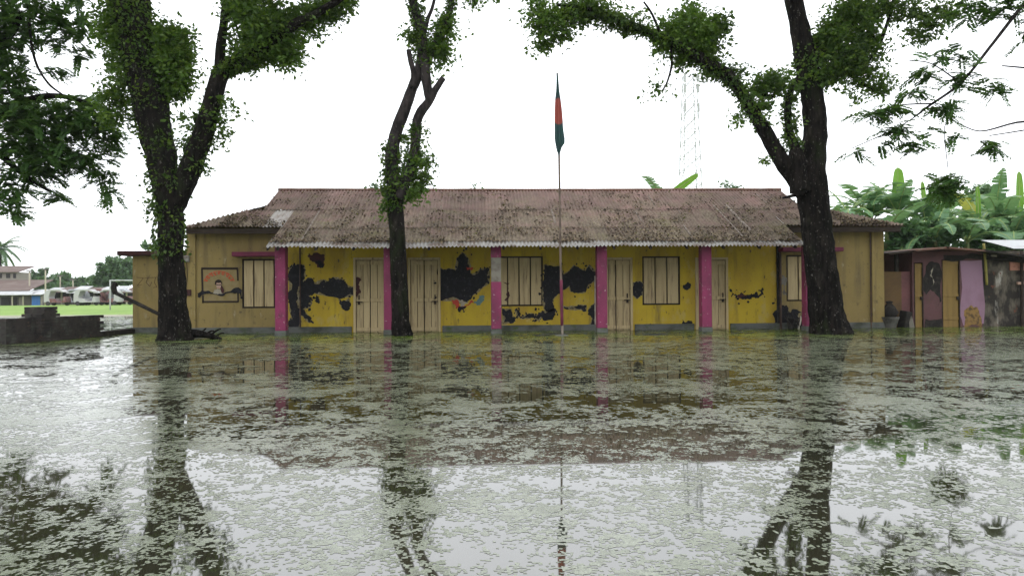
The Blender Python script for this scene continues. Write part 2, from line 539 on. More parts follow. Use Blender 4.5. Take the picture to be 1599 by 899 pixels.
def weed_zone(x0, x1, y0, y1, cell, thr, seed, near=False):
    nx, ny = int((x1 - x0) / cell), int((y1 - y0) / cell)
    r = np.random.default_rng(seed)
    gx, gy = np.meshgrid(x0 + np.arange(nx + 1) * cell, y0 + np.arange(ny + 1) * cell, indexing='ij')
    jx = gx + (r.random(gx.shape) - 0.5) * cell * 0.8
    jy = gy + (r.random(gx.shape) - 0.5) * cell * 0.8
    jz = 0.0006 + r.random(gx.shape) * min(0.0016, cell * 0.05)
    # matted tufts stand a little proud of the film
    tf = np.clip((gy + 15.0) / 6.0, 0.0, 1)
    jz += tf * (np.clip(vnoise(jx, jy, 0.16, 31) - 0.42, 0, 1) * 0.009 + np.clip(vnoise(jx, jy, 0.06, 32) - 0.4, 0, 1) * 0.005)
    cx, cy = gx[:-1, :-1] + cell / 2, gy[:-1, :-1] + cell / 2
    t = 0.5 * np.clip((cy + 17.3) / 2.6, 0, 1)                      # fine unbroken film close to the road bank, more open further out
    keep = (1 - t) * weed_field(cx, cy) + t * weed_field_open(cx, cy) + (r.random(cx.shape) - 0.5) * (0.21 - 0.14 * t) > thr
    idx = np.arange((nx + 1) * (ny + 1)).reshape(nx + 1, ny + 1)
    q = np.stack([idx[:-1, :-1], idx[1:, :-1], idx[1:, 1:], idx[:-1, 1:]], -1)[keep]
    V = np.stack([jx, jy, jz], -1).reshape(-1, 3)
    used = np.unique(q)
    remap = np.zeros(len(V), int)
    remap[used] = np.arange(len(used))
    return V[used], remap[q]


def build_duckweed():
    parts = [weed_zone(-4.5, 5.5, -19.6, -16.0, 0.013, 0.472, 1), weed_zone(-9, 10, -16.0, -12.0, 0.023, 0.487, 7), weed_zone(-14, 16, -12.0, -7.5, 0.036, 0.487, 2),
             weed_zone(-20, 22, -7.5, -0.02, 0.06, 0.477, 3), weed_zone(-34, -9.5, -0.02, 18, 0.2, 0.522, 4),
             weed_zone(-24, -4.5, -19.6, -16.0, 0.10, 0.497, 5), weed_zone(5.5, 24, -19.6, -16.0, 0.10, 0.497, 6),
             weed_zone(-24, -9, -16.0, -12.0, 0.10, 0.492, 8), weed_zone(10, 24, -16.0, -12.0, 0.10, 0.492, 9)]
    V = np.concatenate([p[0] for p in parts])
    off = np.cumsum([0] + [len(p[0]) for p in parts[:-1]])
    Q = np.concatenate([p[1] + o for p, o in zip(parts, off)])
    me = bpy.data.meshes.new('duckweed')
    me.vertices.add(len(V))
    me.vertices.foreach_set('co', V.astype(np.float32).reshape(-1))
    me.loops.add(len(Q) * 4)
    me.loops.foreach_set('vertex_index', Q.astype(np.int32).reshape(-1))
    me.polygons.add(len(Q))
    me.polygons.foreach_set('loop_start', np.arange(len(Q), dtype=np.int32) * 4)
    me.update(calc_edges=True)
    me.materials.append(duckweed_material())
    o = bpy.data.objects.new('duckweed', me)
    col.objects.link(o)
    tag(o, 'pale green duckweed floating in ragged rafts on the flood water', 'duckweed', kind='stuff')
    print('duckweed quads', len(Q))


build_duckweed()

# ================================================================== SCHOOL BUILDING
YV, ZE = -1.8, 2.364               # verandah eave
YR, ZR = 2.75, 4.48                # ridge
SL = (ZR - ZE) / (YR - YV)
YW = -0.4                          # eave of the wings


def roof_z(y):
    return ZE + SL * (y - YV)


def on_roof(px, py):
    d = ray(px, py)
    t = (roof_z(EYE.y) - EYE.z) / (d.z - SL * d.y)
    return EYE + d * t


COLX = [-5.376 + 2.9196 * i for i in range(6)]
XL = on_roof(436, 299.5).x         # gable ends of the ridge
XR = on_roof(1220, 300.5).x
XVL = on_roof(417, 386).x          # verandah roof ends
XVR = on_roof(1256, 381).x
hipL, hipR = on_roof(421, 320), on_roof(1246, 316)
XCL = onY(283, 356, YW).x          # wing corners
XCR = onY(1415, 353, YW).x
WL0 = onY(294, 450, 0).x           # wall corners
WR1 = onY(1378, 450, 0).x
ML, MR = onY(449, 450, 0).x, onY(1213, 450, 0).x

school = thing('school_building', (0.5, 0, 0), 'long yellow school building with pink verandah columns and rusty tin roof', 'school')


def F(px, py, Y=0.0):
    p = onY(px, py, Y)
    return p.x, p.z


def px_rect(x0, y0, x1, y1, Y=0.0):
    ym, xm = (y0 + y1) / 2, (x0 + x1) / 2
    return F(x0, ym, Y)[0], F(x1, ym, Y)[0], F(xm, y1, Y)[1], F(xm, y0, Y)[1]       # X0 X1 Z0 Z1


def wall_open(x0, x1, z0, z1, ops, y=0.0, depth=0.16):
    """front face of a wall with openings and their reveals"""
    mb = MB()
    xs = sorted({x0, x1, *[o[0] for o in ops], *[o[1] for o in ops]})
    zs = sorted({z0, z1, *[o[2] for o in ops], *[o[3] for o in ops]})

    def solid(i, j):
        if i < 0 or j < 0 or i >= len(xs) - 1 or j >= len(zs) - 1: return None
        cx, cz = (xs[i] + xs[i + 1]) / 2, (zs[j] + zs[j + 1]) / 2
        return not any(o[0] < cx < o[1] and o[2] < cz < o[3] for o in ops)
    for i in range(len(xs) - 1):
        for j in range(len(zs) - 1):
            if not solid(i, j): continue
            a, b_, c, d = xs[i], xs[i + 1], zs[j], zs[j + 1]
            mb.add([(a, y, c), (b_, y, c), (b_, y, d), (a, y, d)], [(0, 1, 2, 3)])
            mb.add([(a, y + depth, c), (b_, y + depth, c), (b_, y + depth, d), (a, y + depth, d)], [(3, 2, 1, 0)])
            for di, dj, p, q in ((-1, 0, (a, c), (a, d)), (1, 0, (b_, d), (b_, c)), (0, -1, (b_, c), (a, c)), (0, 1, (a, d), (b_, d))):
                if solid(i + di, j + dj) is not True:
                    mb.add([(p[0], y, p[1]), (q[0], y, q[1]), (q[0], y + depth, q[1]), (p[0], y + depth, p[1])], [(0, 1, 2, 3)])
    return mb


doors = [px_rect(552, 402, 604, 545), px_rect(637, 402, 688, 545), px_rect(936, 402, 988, 545), px_rect(1086, 402, 1137, 545)]
doors = [(a, b_, -0.3, d) for a, b_, c, d in doors]
wins_main = [px_rect(773, 400, 848, 478), px_rect(1003, 400, 1062, 476)]
win_left = px_rect(378, 404, 449, 481)
win_left = (win_left[0], ML - 0.06, win_left[2], win_left[3])
win_right = px_rect(1228, 398, 1300, 470)
ZTOP = 3.14
wall_open(ML, MR, -0.34, ZTOP, doors + wins_main).build('front_wall', M['yellow'], school)
wall_open(WL0, ML - 0.003, -0.34, ZTOP, [win_left], 0.004).build('left_wing_wall', M['ochre'], school)
wall_open(MR + 0.003, WR1, -0.34, ZTOP, [win_right], 0.004).build('right_wing_wall', M['ochre'], school)
YB = 2 * YR
MB().box(WL0, WL0 + 0.16, 0.166, YB, -0.34, ZTOP).build('side_wall', M['ochre'], school)
MB().box(WR1 - 0.16, WR1, 0.166, YB, -0.34, ZTOP).build('side_wall', M['ochre'], school)
MB().box(WL0 + 0.163, WR1 - 0.163, YB - 0.16, YB, -0.34, ZTOP).build('back_wall', M['ochre'], school)
MB().box(WL0 + 0.17, WR1 - 0.17, 1.2, 1.3, -0.34, 2.9).build('inner_partition', M['gap'], school)
# pilasters at the corners of the wings
a, b_ = F(294, 450)[0], F(306, 450)[0]
MB().box(a - 0.03, b_, -0.045, 0.0, -0.34, 2.98).build('pilaster', M['ochre'], school)
a, b_ = F(1361, 450)[0], F(1378, 450)[0]
MB().box(a, b_ + 0.03, -0.045, 0.0, -0.34, 2.98).build('pilaster', M['ochre'], school)
MB().box(MR - 0.01, MR + 0.10, -0.05, 0.0, -0.34, 2.9).build('pilaster', M['soot'], school)
# plinth band, cut where the doors stand
edges = [WL0 - 0.05] + [e for d in doors for e in (d[0] - 0.05, d[1] + 0.05)] + [WR1 + 0.05]
for i in range(0, len(edges), 2):
    MB().box(edges[i], edges[i + 1], -0.055, -0.002, -0.34, 0.17).build('plinth', M['plinth'], school, False, 0.01)
MB().box(ML - 0.25, MR + 0.3, -1.6, -0.06, -0.34, -0.06).build('verandah_floor', M['plinth'], school)


def make_door(r, seed, left_hinge):
    x0, x1, z0, z1 = r
    rd = random.Random(seed)
    fr = MB()
    fw = 0.07
    fr.box(x0, x0 + fw, -0.03, 0.10, z0, z1)
    fr.box(x1 - fw, x1, -0.03, 0.10, z0, z1)
    fr.box(x0 + fw, x1 - fw, -0.03, 0.10, z1 - fw, z1)
    d = fr.build('door', M['cream'], school, False, 0.006)
    xm = (x0 + x1) / 2
    MB().box(x0 + fw + 0.004, x1 - fw - 0.004, 0.066, 0.09, z0, z1 - fw - 0.004).build('backing', M['gap'], d)
    for a, b_ in ((x0 + fw + 0.006, xm - 0.008), (xm + 0.008, x1 - fw - 0.006)):
        npk = 2
        wpk = (b_ - a) / npk
        for k in range(npk):
            MB().box(a + k * wpk + 0.007, a + (k + 1) * wpk - 0.007, 0.03 + rd.random() * 0.008, 0.064, z0, z1 - fw - 0.01).build('plank', M['cream'], d, False, 0.004)
        for zc in (z0 + 0.38, 0.93, z1 - fw - 0.09):
            MB().box(a + 0.004, b_ - 0.004, 0.004, 0.028, zc - 0.05, zc + 0.05).build('rail', M['cream'], d, False, 0.004)
    xb = x0 + 0.16 if left_hinge else x1 - 0.16
    bl = MB()
    bl.tube([(xb - 0.10, -0.005, 0.88), (xb + 0.10, -0.005, 0.88)], [0.012, 0.012], 6)
    bl.box(xb - 0.03, xb + 0.03, -0.03, 0.012, 0.80, 0.90)
    bl.box(xb - 0.015, xb + 0.015, -0.012, 0.012, 0.94, 1.08)
    bl.build('bolt', M['gap'], d)
    return d


for i, d in enumerate(doors): make_door(d, i, i == 0)


def make_window(r, n, seed, y=0.0):
    x0, x1, z0, z1 = r
    fr = MB()
    fw = 0.035
    for bx in ((x0, x0 + fw, z0, z1), (x1 - fw, x1, z0, z1), (x0 + fw, x1 - fw, z1 - fw, z1), (x0 + fw, x1 - fw, z0, z0 + fw)):
        fr.box(bx[0], bx[1], y + 0.004, y + 0.12, bx[2], bx[3])
    w = fr.build('window', M['gap'], school)
    MB().box(x0 + fw, x1 - fw, y + 0.09, y + 0.11, z0 + fw, z1 - fw).build('backing', M['gap'], w)
    step = (x1 - x0 - 2 * fw) / n
    rd = random.Random(seed)
    for i in range(n):
        a = x0 + fw + i * step + 0.018
        s = MB().box(a, a + step - 0.036, y + 0.012 + rd.random() * 0.012, y + 0.05, z0 + fw + 0.012, z1 - fw - 0.012)
        sh = s.build('shutter', M['cream'], w, False, 0.004)
    return w


make_window(wins_main[0], 4, 1)
w3 = make_window(wins_main[1], 3, 2)
make_window(win_left, 4, 3, 0.004)
make_window(win_right, 4, 4, 0.004)
# concrete shades over the wing windows
a = px_rect(362, 393, 430, 405, -0.35)
MB().box(a[0], ML - 0.12, -0.38, -0.004, a[3] - 0.13, a[3]).build('window_shade', M['pink_dark'], school, False, 0.01)
a = px_rect(1222, 386, 1317, 395, -0.35)
MB().box(a[0], a[1], -0.38, -0.004, a[3] - 0.12, a[3]).build('window_shade', M['pink_dark'], school, False, 0.01)

# columns
for i, x in enumerate(COLX):
    w = 0.14
    if i == 5: x += 0.02
    zt = roof_z(-1.3) - 0.16
    if i == 2:
        c = MB().box(x - w, x + w, -1.45, -1.15, 0.13, 1.42).build('column', M['pink'], school, False, 0.012)
        MB().box(x - w + 0.006, x + w - 0.006, -1.444, -1.156, 1.42, 2.08).build('bare_shaft', M['bare'], c)
        MB().box(x - w, x + w, -1.45, -1.15, 2.08, zt).build('shaft_top', M['pink'], c, False, 0.012)
    else:
        c = MB().box(x - w, x + w, -1.45, -1.15, 0.13, zt).build('column', M['pink'], school, False, 0.012)
    MB().box(x - w - 0.012, x + w + 0.012, -1.462, -1.138, -0.34, 0.128).build('base', M['plinth'], c, False, 0.012)
# timber under the verandah roof
MB().box(XVL + 0.1, XVR - 0.1, -1.38, -1.22, roof_z(-1.3) - 0.16, roof_z(-1.3) - 0.03).build('eave_beam', M['wood_dark'], school)
for i in range(15):
    x = XVL + 0.25 + i * (XVR - XVL - 0.5) / 14
    m = MB()
    y0, y1 = -1.74, -0.01
    m.add([(x - 0.03, y0, roof_z(y0) - 0.12), (x + 0.03, y0, roof_z(y0) - 0.12), (x + 0.03, y1, roof_z(y1) - 0.12), (x - 0.03, y1, roof_z(y1) - 0.12),
           (x - 0.03, y0, roof_z(y0) - 0.035), (x + 0.03, y0, roof_z(y0) - 0.035), (x + 0.03, y1, roof_z(y1) - 0.035), (x - 0.03, y1, roof_z(y1) - 0.035)],
          [(0, 3, 2, 1), (4, 5, 6, 7), (0, 1, 5, 4), (1, 2, 6, 5), (2, 3, 7, 6), (3, 0, 4, 7)])
    m.build('rafter', M['wood_dark'], school)
for a, b_ in ((XCL + 0.12, XVL + 0.05), (XVR - 0.05, XCR - 0.15)):
    MB().box(a, b_, YW + 0.03, YW + 0.07, roof_z(YW) - 0.17, roof_z(YW) - 0.03).build('fascia', M['wood_dark'], school)
    MB().box(a, b_, YW + 0.075, 0.0, roof_z(YW) - 0.10, roof_z(YW) - 0.075).build('soffit', M['wood_dark'], school)

# ------------------------------------------------ corrugated roof sheets
WAVE = 0.105


def sheet(x0, x1, ylo, yhi, lift, mat, name='roof_sheet', parent=None, rag=0.0, seed=0, back=False):
    """ylo, yhi: functions of x giving the sheet's lower and upper edge on the slope"""
    rd = random.Random(seed)
    n = max(2, int(round((x1 - x0) / WAVE * 4)))
    tilt = rd.uniform(-0.006, 0.006)
    vs, fs = [], []
    k = 0
    for i in range(n + 1):
        x = x0 + (x1 - x0) * i / n
        a, b_ = ylo(x), yhi(x)
        if b_ - a < 0.01: continue
        amp = 0.027 * math.sin(x / WAVE * 2 * math.pi)
        rg = rg2 = 0.0
        if rag:
            rg = rag * (mnoise.noise(Vector((x * 1.3, 3.1, 0))) + 0.7 * mnoise.noise(Vector((x * 4.5, 9.1, 0))))
            rg2 = 0.5 * rag * mnoise.noise(Vector((x * 1.1, 5.5, 1)))
        for y, e in ((a + rg, 0.004 + rg2), ((a + b_) / 2, 0.0), (b_, -0.004)):
            zz = roof_z(y if not back else 2 * YR - y)
            sag = -0.018 * mnoise.noise(Vector((x * 0.45, y * 0.6, 0.3))) - 0.012 * mnoise.noise(Vector((x * 1.7, y * 1.1, 7)))
            vs.append((x, y, zz + lift + amp + e + tilt + sag))
        k += 1
    for i in range(k - 1):
        for j in range(2):
            fs.append((3 * i + j, 3 * i + 3 + j, 3 * i + 4 + j, 3 * i + 1 + j))
    if k < 2: return None
    m = MB().add(vs, fs)
    return m.build(name, mat, parent, True)


yS1, yS2 = on_roof(800, 328).y, on_roof(800, 356).y
YE1 = YV + 0.30


def cst(v): return lambda x: v


def hip_top(x):
    """upper limit of the front slope at x: ridge between the gables, the hip lines beyond"""
    if XL <= x <= XR: return YR
    if x < XL: return YW + (hipL.y - YW) * (x - XCL) / (XL - XCL)
    return YW + (hipR.y - YW) * (XCR - x) / (XCR - XR)


hipL.x, hipR.x = XL, XR
SW = 0.82
nsh = int(round((XR - XL) / SW))
xe = [XL + (XR - XL) * i / nsh for i in range(nsh + 1)]
for i in range(nsh):
    a, b_ = xe[i], xe[i + 1] + 0.05
    sheet(a, min(b_, XR), cst(yS1 - 0.06), cst(YR), 0.036, M['roof'], parent=school, seed=i, rag=0.02)
nv = int(round((XVR - XVL) / SW))
xv = [XVL + (XVR - XVL) * i / nv for i in range(nv + 1)]
pale = {14: 1}
for i in range(nv):
    a, b_ = xv[i], min(xv[i + 1] + 0.05, XVR)
    sheet(a, b_, cst(yS2 - 0.05), cst(yS1), 0.024 + 0.003 * (i % 2), M['roof'], parent=school, seed=100 + i, rag=0.02)
    sheet(a, b_, cst(YE1), cst(yS2), 0.013 + 0.003 * (i % 2), M['roof'], parent=school, seed=200 + i, rag=0.03)
    sheet(a - 0.02, b_ + 0.02, cst(YV - 0.02), cst(YE1 + 0.25), 0.0, M['galv'], 'eave_sheet', school, 0.045, 300 + i)
# wings: sheets cut along the hips
nl = 5
for i in range(nl):
    a = XCL + (XVL - XCL) * i / nl
    b_ = XCL + (XVL - XCL) * (i + 1) / nl + 0.04
    last = i == nl - 1
    sheet(a, min(b_, XVL + 0.03), cst(YW), lambda x: min(hip_top(x), yS1), 0.026 + 0.004 * (i % 2), M['roof_pale'] if last else M['roof'], parent=school, rag=0.03, seed=400 + i)
nr = 7
for i in range(nr):
    a = XVR + (XCR - XVR) * i / nr
    b_ = min(XVR + (XCR - XVR) * (i + 1) / nr + 0.04, XCR)
    sheet(a, b_, cst(YW), lambda x: min(hip_top(x), yS1), 0.026 + 0.004 * (i % 2), M['roof'], parent=school, rag=0.02, seed=500 + i)
# pale laps left along some sheet edges
for k, (xa, ya, xb_, yb) in enumerate(((1033, 303, 1067, 338), (1104, 324, 1150, 372), (1112, 323, 1160, 372), (1060, 352, 1088, 374), (1134, 322, 1168, 362), (1010, 306, 1022, 322), (988, 330, 1006, 350),
                                       (496, 330, 470, 378), (1180, 304, 1196, 320), (860, 330, 866, 352), (690, 312, 686, 326))):
    A_, B_ = on_roof(xa, ya), on_roof(xb_, yb)
    xm_ = (A_.x + B_.x) / 2
    sheet(xm_, xm_ + random.uniform(0.035, 0.08), cst(B_.y), cst(A_.y), 0.046, M['lap'], 'lap_strip', school, 0.01, 700 + k)
# hip ends, gablets, back slope
for s, xc, xg, hp in ((-1, XCL, XL, hipL), (1, XCR, XR, hipR)):
    y0, y1 = YW, 2 * YR - YW
    zt = roof_z(hp.y)
    MB().add([(xc, y0, roof_z(YW)), (xc, y1, roof_z(YW)), (xg, 2 * YR - hp.y, zt), (xg, hp.y, zt)], [(0, 1, 2, 3) if s > 0 else (3, 2, 1, 0)]).build('hip_end_sheet', M['roof'], school)
    MB().add([(xg - s * 0.05, hp.y, zt), (xg - s * 0.05, 2 * YR - hp.y, zt), (xg - s * 0.05, YR, ZR)], [(0, 1, 2)]).build('gablet', M['wood_dark'], school)
for i in range(0, nsh):
    a, b_ = xe[i], min(xe[i + 1] + 0.05, XR)
    sheet(a, b_, cst(YR), cst(2 * YR - YW), 0.02, M['roof'], parent=school, seed=600 + i, back=True)
m = MB().tube([(XL - 0.04, YR, ZR + 0.045), ((XL + XR) / 2, YR, ZR + 0.03), (XR + 0.04, YR, ZR + 0.045)], [0.055] * 3, 8, 0.1, 1.5, 24)
m.build('ridge_cap', M['tin_rust'], school, True)
def litter(n, seed):
    r = np.random.default_rng(seed)
    x = r.uniform(XCL + 0.4, XCR - 0.4, n)
    u = r.random(n)
    lo = np.where((x > XVL) & (x < XVR), YE1 - 0.05, YW + 0.05)
    hi = np.array([hip_top(v) for v in x]) - 0.15
    y = lo + (hi - lo) * u ** 1.7
    keep = hi > lo + 0.1
    x, y = x[keep], y[keep]
    cl = vnoise(x, y, 0.5, 77) + 0.4 * vnoise(x, y, 0.15, 78)
    keep = cl > 0.62
    x, y = x[keep], y[keep]
    k = len(x)
    C = np.stack([x, y, ZE + SL * (y - YV) + 0.05 + r.random(k) * 0.015], -1)
    A = unit(np.stack([r.normal(size=k), r.normal(size=k), r.normal(size=k) * 0.5], -1))
    S_ = unit(np.cross(A, np.tile(np.array([[0.0, -0.42, 0.9]]), (k, 1)) + r.normal(size=(k, 3)) * 0.3))
    L = r.uniform(0.03, 0.10, k)
    return C, A, S_, L, L * r.uniform(0.4, 0.9, k)


for sd, n_, mt in ((1, 9000, layered('dry_brown_litter', (0.07, 0.045, 0.028), [((0.025, 0.018, 0.013), 9, 0.45, 0.6)], 0.95)), (2, 6500, layered('bleached_litter', (0.22, 0.17, 0.11), [((0.13, 0.09, 0.05), 7, 0.45, 0.6)], 0.95)),
                   (3, 2500, layered('mossy_litter', (0.09, 0.085, 0.02), [((0.05, 0.04, 0.02), 7, 0.45, 0.6)], 0.95))):
    lo_ = leaves_obj('leaf_litter', *litter(n_, sd), mt, school)
    lo_['kind'] = 'stuff'
# verge boards of the verandah roof
for x in (XVL, XVR):
    m = MB()
    y0, y1 = YV, YW
    m.add([(x - 0.015, y0, roof_z(y0) - 0.10), (x + 0.015, y0, roof_z(y0) - 0.10), (x + 0.015, y1, roof_z(y1) - 0.10), (x - 0.015, y1, roof_z(y1) - 0.10),
           (x - 0.015, y0, roof_z(y0) - 0.02), (x + 0.015, y0, roof_z(y0) - 0.02), (x + 0.015, y1, roof_z(y1) - 0.02), (x - 0.015, y1, roof_z(y1) - 0.02)],
          [(0, 3, 2, 1), (4, 5, 6, 7), (0, 1, 5, 4), (1, 2, 6, 5), (2, 3, 7, 6), (3, 0, 4, 7)])
    m.build('verge_board', M['wood_dark'], school)


# ------------------------------------------------ peeled paint and murals on the walls
def frac(pts, depth=2, amp=0.22, seed=1):
    rd = random.Random(seed)
    P = [Vector((p[0], p[1])) for p in pts]
    for d in range(depth):
        Q = []
        for i, p in enumerate(P):
            q = P[(i + 1) % len(P)]
            e = q - p
            nrm = Vector((-e.y, e.x))
            Q += [p, (p + q) / 2 + nrm * rd.uniform(-amp, amp)]
        P = Q
    return P


from mathutils.geometry import tessellate_polygon


def orient(P):
    return 1.0 if sum(P[k][0] * P[(k + 1) % len(P)][1] - P[(k + 1) % len(P)][0] * P[k][1] for k in range(len(P))) > 0 else -1.0


def patch(zp, org, sc, mat, name='peeled_patch', seed=1, y=-0.004, depth=3, amp=0.32, parent=None):
    pts = [(org[0] + p[0] / sc, org[1] + p[1] / sc) for p in zp]
    pts = [F(*p) for p in pts]
    if mat is M['peel'] and name == 'peeled_patch':
        gx, gz_ = sum(p[0] for p in pts) / len(pts), sum(p[1] for p in pts) / len(pts)
        pts = [(gx + (p[0] - gx) * 1.05, gz_ + (p[1] - gz_) * 1.10) for p in pts]
    if mat is M['peel'] and name == 'peeled_patch' and len(pts) >= 5 and depth == 3:
        gx, gz_ = sum(p[0] for p in pts) / len(pts), sum(p[1] for p in pts) / len(pts)
        ring = frac([(gx + (p[0] - gx) * 1.0, gz_ + (p[1] - gz_) * 1.0) for p in pts], 3, 0.10, seed + 400)
        big = []
        for k_, p_ in enumerate(ring):                       # pushed out along its own normal
            e = ring[(k_ + 1) % len(ring)] - ring[k_ - 1]
            nn = Vector((e.y, -e.x))
            nn = nn.normalized() if nn.length > 1e-6 else Vector((0, 0))
            big.append(p_ + nn * (0.018 * orient(pts)))
        tr = tessellate_polygon([[Vector((p.x, p.y, 0)) for p in big]])
        fs = []
        for t in tr:
            a, b_, c = (big[k] for k in t)
            cr = (b_.x - a.x) * (c.y - a.y) - (b_.y - a.y) * (c.x - a.x)
            fs.append(tuple(t) if cr > 0 else tuple(reversed(t)))
        MB().add([(p.x, y + 0.0022, p.y) for p in big], fs).build('flaking_edge', M['flake'], parent or school)
    pts = frac(pts, depth, amp, seed)
    tri = tessellate_polygon([[Vector((p.x, p.y, 0)) for p in pts]])
    m = MB()
    fs = []
    for t in tri:
        a, b_, c = (pts[k] for k in t)
        cr = (b_.x - a.x) * (c.y - a.y) - (b_.y - a.y) * (c.x - a.x)
        fs.append(tuple(t) if cr > 0 else tuple(reversed(t)))
    m.add([(p.x, y, p.y) for p in pts], fs)
    if depth >= 2 and len(pts) > 60 and name in ('peeled_patch', 'bird_mural') and mat is M['peel']:
        rd = random.Random(seed * 7 + 1)
        for k in range(len(pts) // 3):                       # flakes that came off round the edge
            p = rd.choice(pts)
            r_ = rd.uniform(0.006, 0.045)
            c = (p.x + rd.gauss(0, 0.075), p.y + rd.gauss(0, 0.075))
            q = [(c[0] + r_ * rd.uniform(0.5, 1.4) * math.cos(t * 1.05), y - 0.0015, c[1] + r_ * rd.uniform(0.5, 1.4) * math.sin(t * 1.05)) for t in range(6)]
            m.add(q, [tuple(range(6))])
    return m.build(name, mat, parent or school)


O1, O2, O3, O4, O5, S = (430, 375), (610, 375), (770, 375), (920, 375), (1080, 375), 5.8
K = M['peel']
patch([(140, 430), (150, 290), (200, 250), (262, 250), (270, 300), (250, 400), (290, 360), (330, 360), (350, 400), (430, 372), (470, 385), (520, 352), (590, 370),
       (640, 420), (690, 432), (690, 495), (450, 502), (350, 480), (300, 500), (330, 560), (300, 600), (255, 612), (290, 660), (322, 700), (310, 725), (270, 690),
       (228, 650), (215, 780), (150, 790), (142, 690), (192, 668), (215, 600), (190, 562), (150, 550)], O1, S, K, seed=1)
patch([(128, 300), (150, 260), (215, 250), (222, 420), (205, 520), (225, 640), (210, 790), (140, 792), (135, 600)], O1, S, K, seed=61, y=-0.0075)
patch([(575, 535), (600, 560), (640, 550), (662, 530), (670, 560), (640, 632), (600, 600)], O1, S, K, seed=2)
patch([(370, 500), (402, 510), (392, 572), (368, 560)], O1, S, K, seed=3)
patch([(445, 545), (468, 560), (450, 585)], O1, S, K, seed=4)
patch([(300, 120), (430, 125), (440, 200), (420, 250), (360, 200), (310, 170)], O1, S, M['maroon'], seed=5)
patch([(360, 190), (420, 200), (430, 250), (390, 235)], O1, S, K, seed=6, y=-0.007)
patch([(450, 250), (480, 270), (540, 262), (590, 280), (600, 180), (650, 130), (700, 180), (720, 260), (720, 312), (800, 270), (882, 262), (882, 372), (830, 410),
       (740, 480), (690, 540), (442, 522), (450, 400)], O2, S, K, seed=7, amp=0.2)
patch([(690, 240), (740, 240), (735, 275), (695, 270)], O2, S, M['redbird'], 'bird_mural', 8, -0.007)
patch([(615, 552), (650, 540), (705, 568), (668, 598), (630, 592)], O2, S, M['white_p'], 'bird_mural', 9, -0.007)
patch([(552, 552), (612, 542), (632, 600), (592, 622)], O2, S, M['redbird'], 'bird_mural', 10, -0.010)
patch([(610, 600), (680, 604), (752, 562), (742, 540), (690, 585), (640, 606)], O2, S, M['redbird'], 'bird_mural', 11, -0.013)
patch([(615, 600), (690, 598), (660, 625), (672, 655), (655, 655), (645, 625), (630, 655), (615, 650)], O2, S, K, 'bird_mural', 12, -0.016, 1)
patch([(750, 560), (800, 500), (852, 510), (832, 560), (780, 592)], O2, S, M['teal'], 'bird_mural', 13, -0.007)
patch([(85, 625), (160, 630), (172, 690), (200, 702), (180, 742), (85, 750)], O3, S, K, seed=14)
patch([(205, 630), (250, 690), (300, 680), (350, 665), (400, 680), (440, 650), (500, 640), (560, 632), (550, 660), (515, 715), (440, 692), (412, 722), (360, 692), (330, 702),
       (270, 706), (220, 690)], O3, S, K, seed=15, amp=0.3)
patch([(470, 320), (470, 240), (610, 250), (640, 320), (690, 290), (730, 240), (780, 270), (830, 290), (860, 240), (925, 300), (920, 362), (870, 390), (830, 462),
       (700, 457), (690, 410), (620, 450), (580, 490), (540, 540), (560, 615), (510, 632), (470, 600), (466, 520), (464, 430)], O3, S, K, seed=16, amp=0.17)
patch([(862, 650), (915, 580), (925, 785), (862, 780), (895, 700)], O3, S, K, seed=17)
patch([(640, 598), (740, 600), (790, 588), (840, 590), (838, 640), (770, 622), (650, 616)], O3, S, K, seed=18)
patch([(400, 390), (460, 380), (486, 400), (480, 490), (430, 522), (400, 490)], O4, S, K, seed=19)
patch([(855, 405), (920, 398), (902, 440), (865, 448)], O4, S, K, seed=20)
patch([(845, 720), (925, 730), (925, 800), (845, 800)], O4, S, K, seed=21)
patch([(325, 420), (350, 440), (405, 490), (362, 520), (372, 490), (345, 460)], O5, S, K, 'bird_mural', 22, amp=0.3)
patch([(415, 488), (480, 495), (530, 510), (540, 480), (590, 462), (600, 500), (632, 482), (605, 440), (640, 445), (656, 490), (600, 524), (520, 537), (430, 527)], O5, S, K, 'bird_mural', 23, amp=0.3)
patch([(420, 490), (480, 496), (500, 520), (430, 524)], O5, S, M['maroon'], 'bird_mural', 24, -0.008)
patch([(725, 565), (750, 560), (748, 575), (728, 578)], O5, S, K, seed=25)
patch([(815, 320), (862, 340), (858, 500), (830, 492), (842, 410), (818, 400)], O5, S, M['bare'], seed=26)
patch([(800, 600), (850, 600), (890, 660), (990, 655), (1000, 800), (795, 800)], O5, S, K, seed=27)
# shutters with stained wood
patch([(90, 380), (150, 380), (148, 480), (128, 560), (95, 550)], O3, S, M['maroon'], 'stain_and_shade', 28, 0.008)
# stained wood on door 1
patch([(725, 330), (770, 340), (765, 420), (740, 520), (725, 500)], O1, S, M['maroon'], 'stain_and_shade', 29, 0.009)

# framed wall painting with red arched lettering
painting = patch([(205, 275), (520, 275), (520, 565), (205, 565)], (280, 370), 5.617, M['panel_p'], 'wall_painting', 30, -0.003, 0)


def PP(x, y): return F(308 + x / 13.22, 412 + y / 13.22)


def pstroke(pts, wpx, mat, name, y=-0.012, th=0.005):
    w = 1.25 * wpx / 13.22 / 57 * 0.5
    m = MB()
    P = [Vector(PP(*p)) for p in pts]
    for i in range(len(P) - 1):
        d = (P[i + 1] - P[i]).normalized()
        n = Vector((-d.y, d.x)) * w
        a, b_ = P[i] - d * w * 0.4, P[i + 1] + d * w * 0.4
        yy = y - 0.0006 * i
        m.prism([a - n, b_ - n, b_ + n, a + n], yy, yy + th)
    return m.build(name, mat, painting)


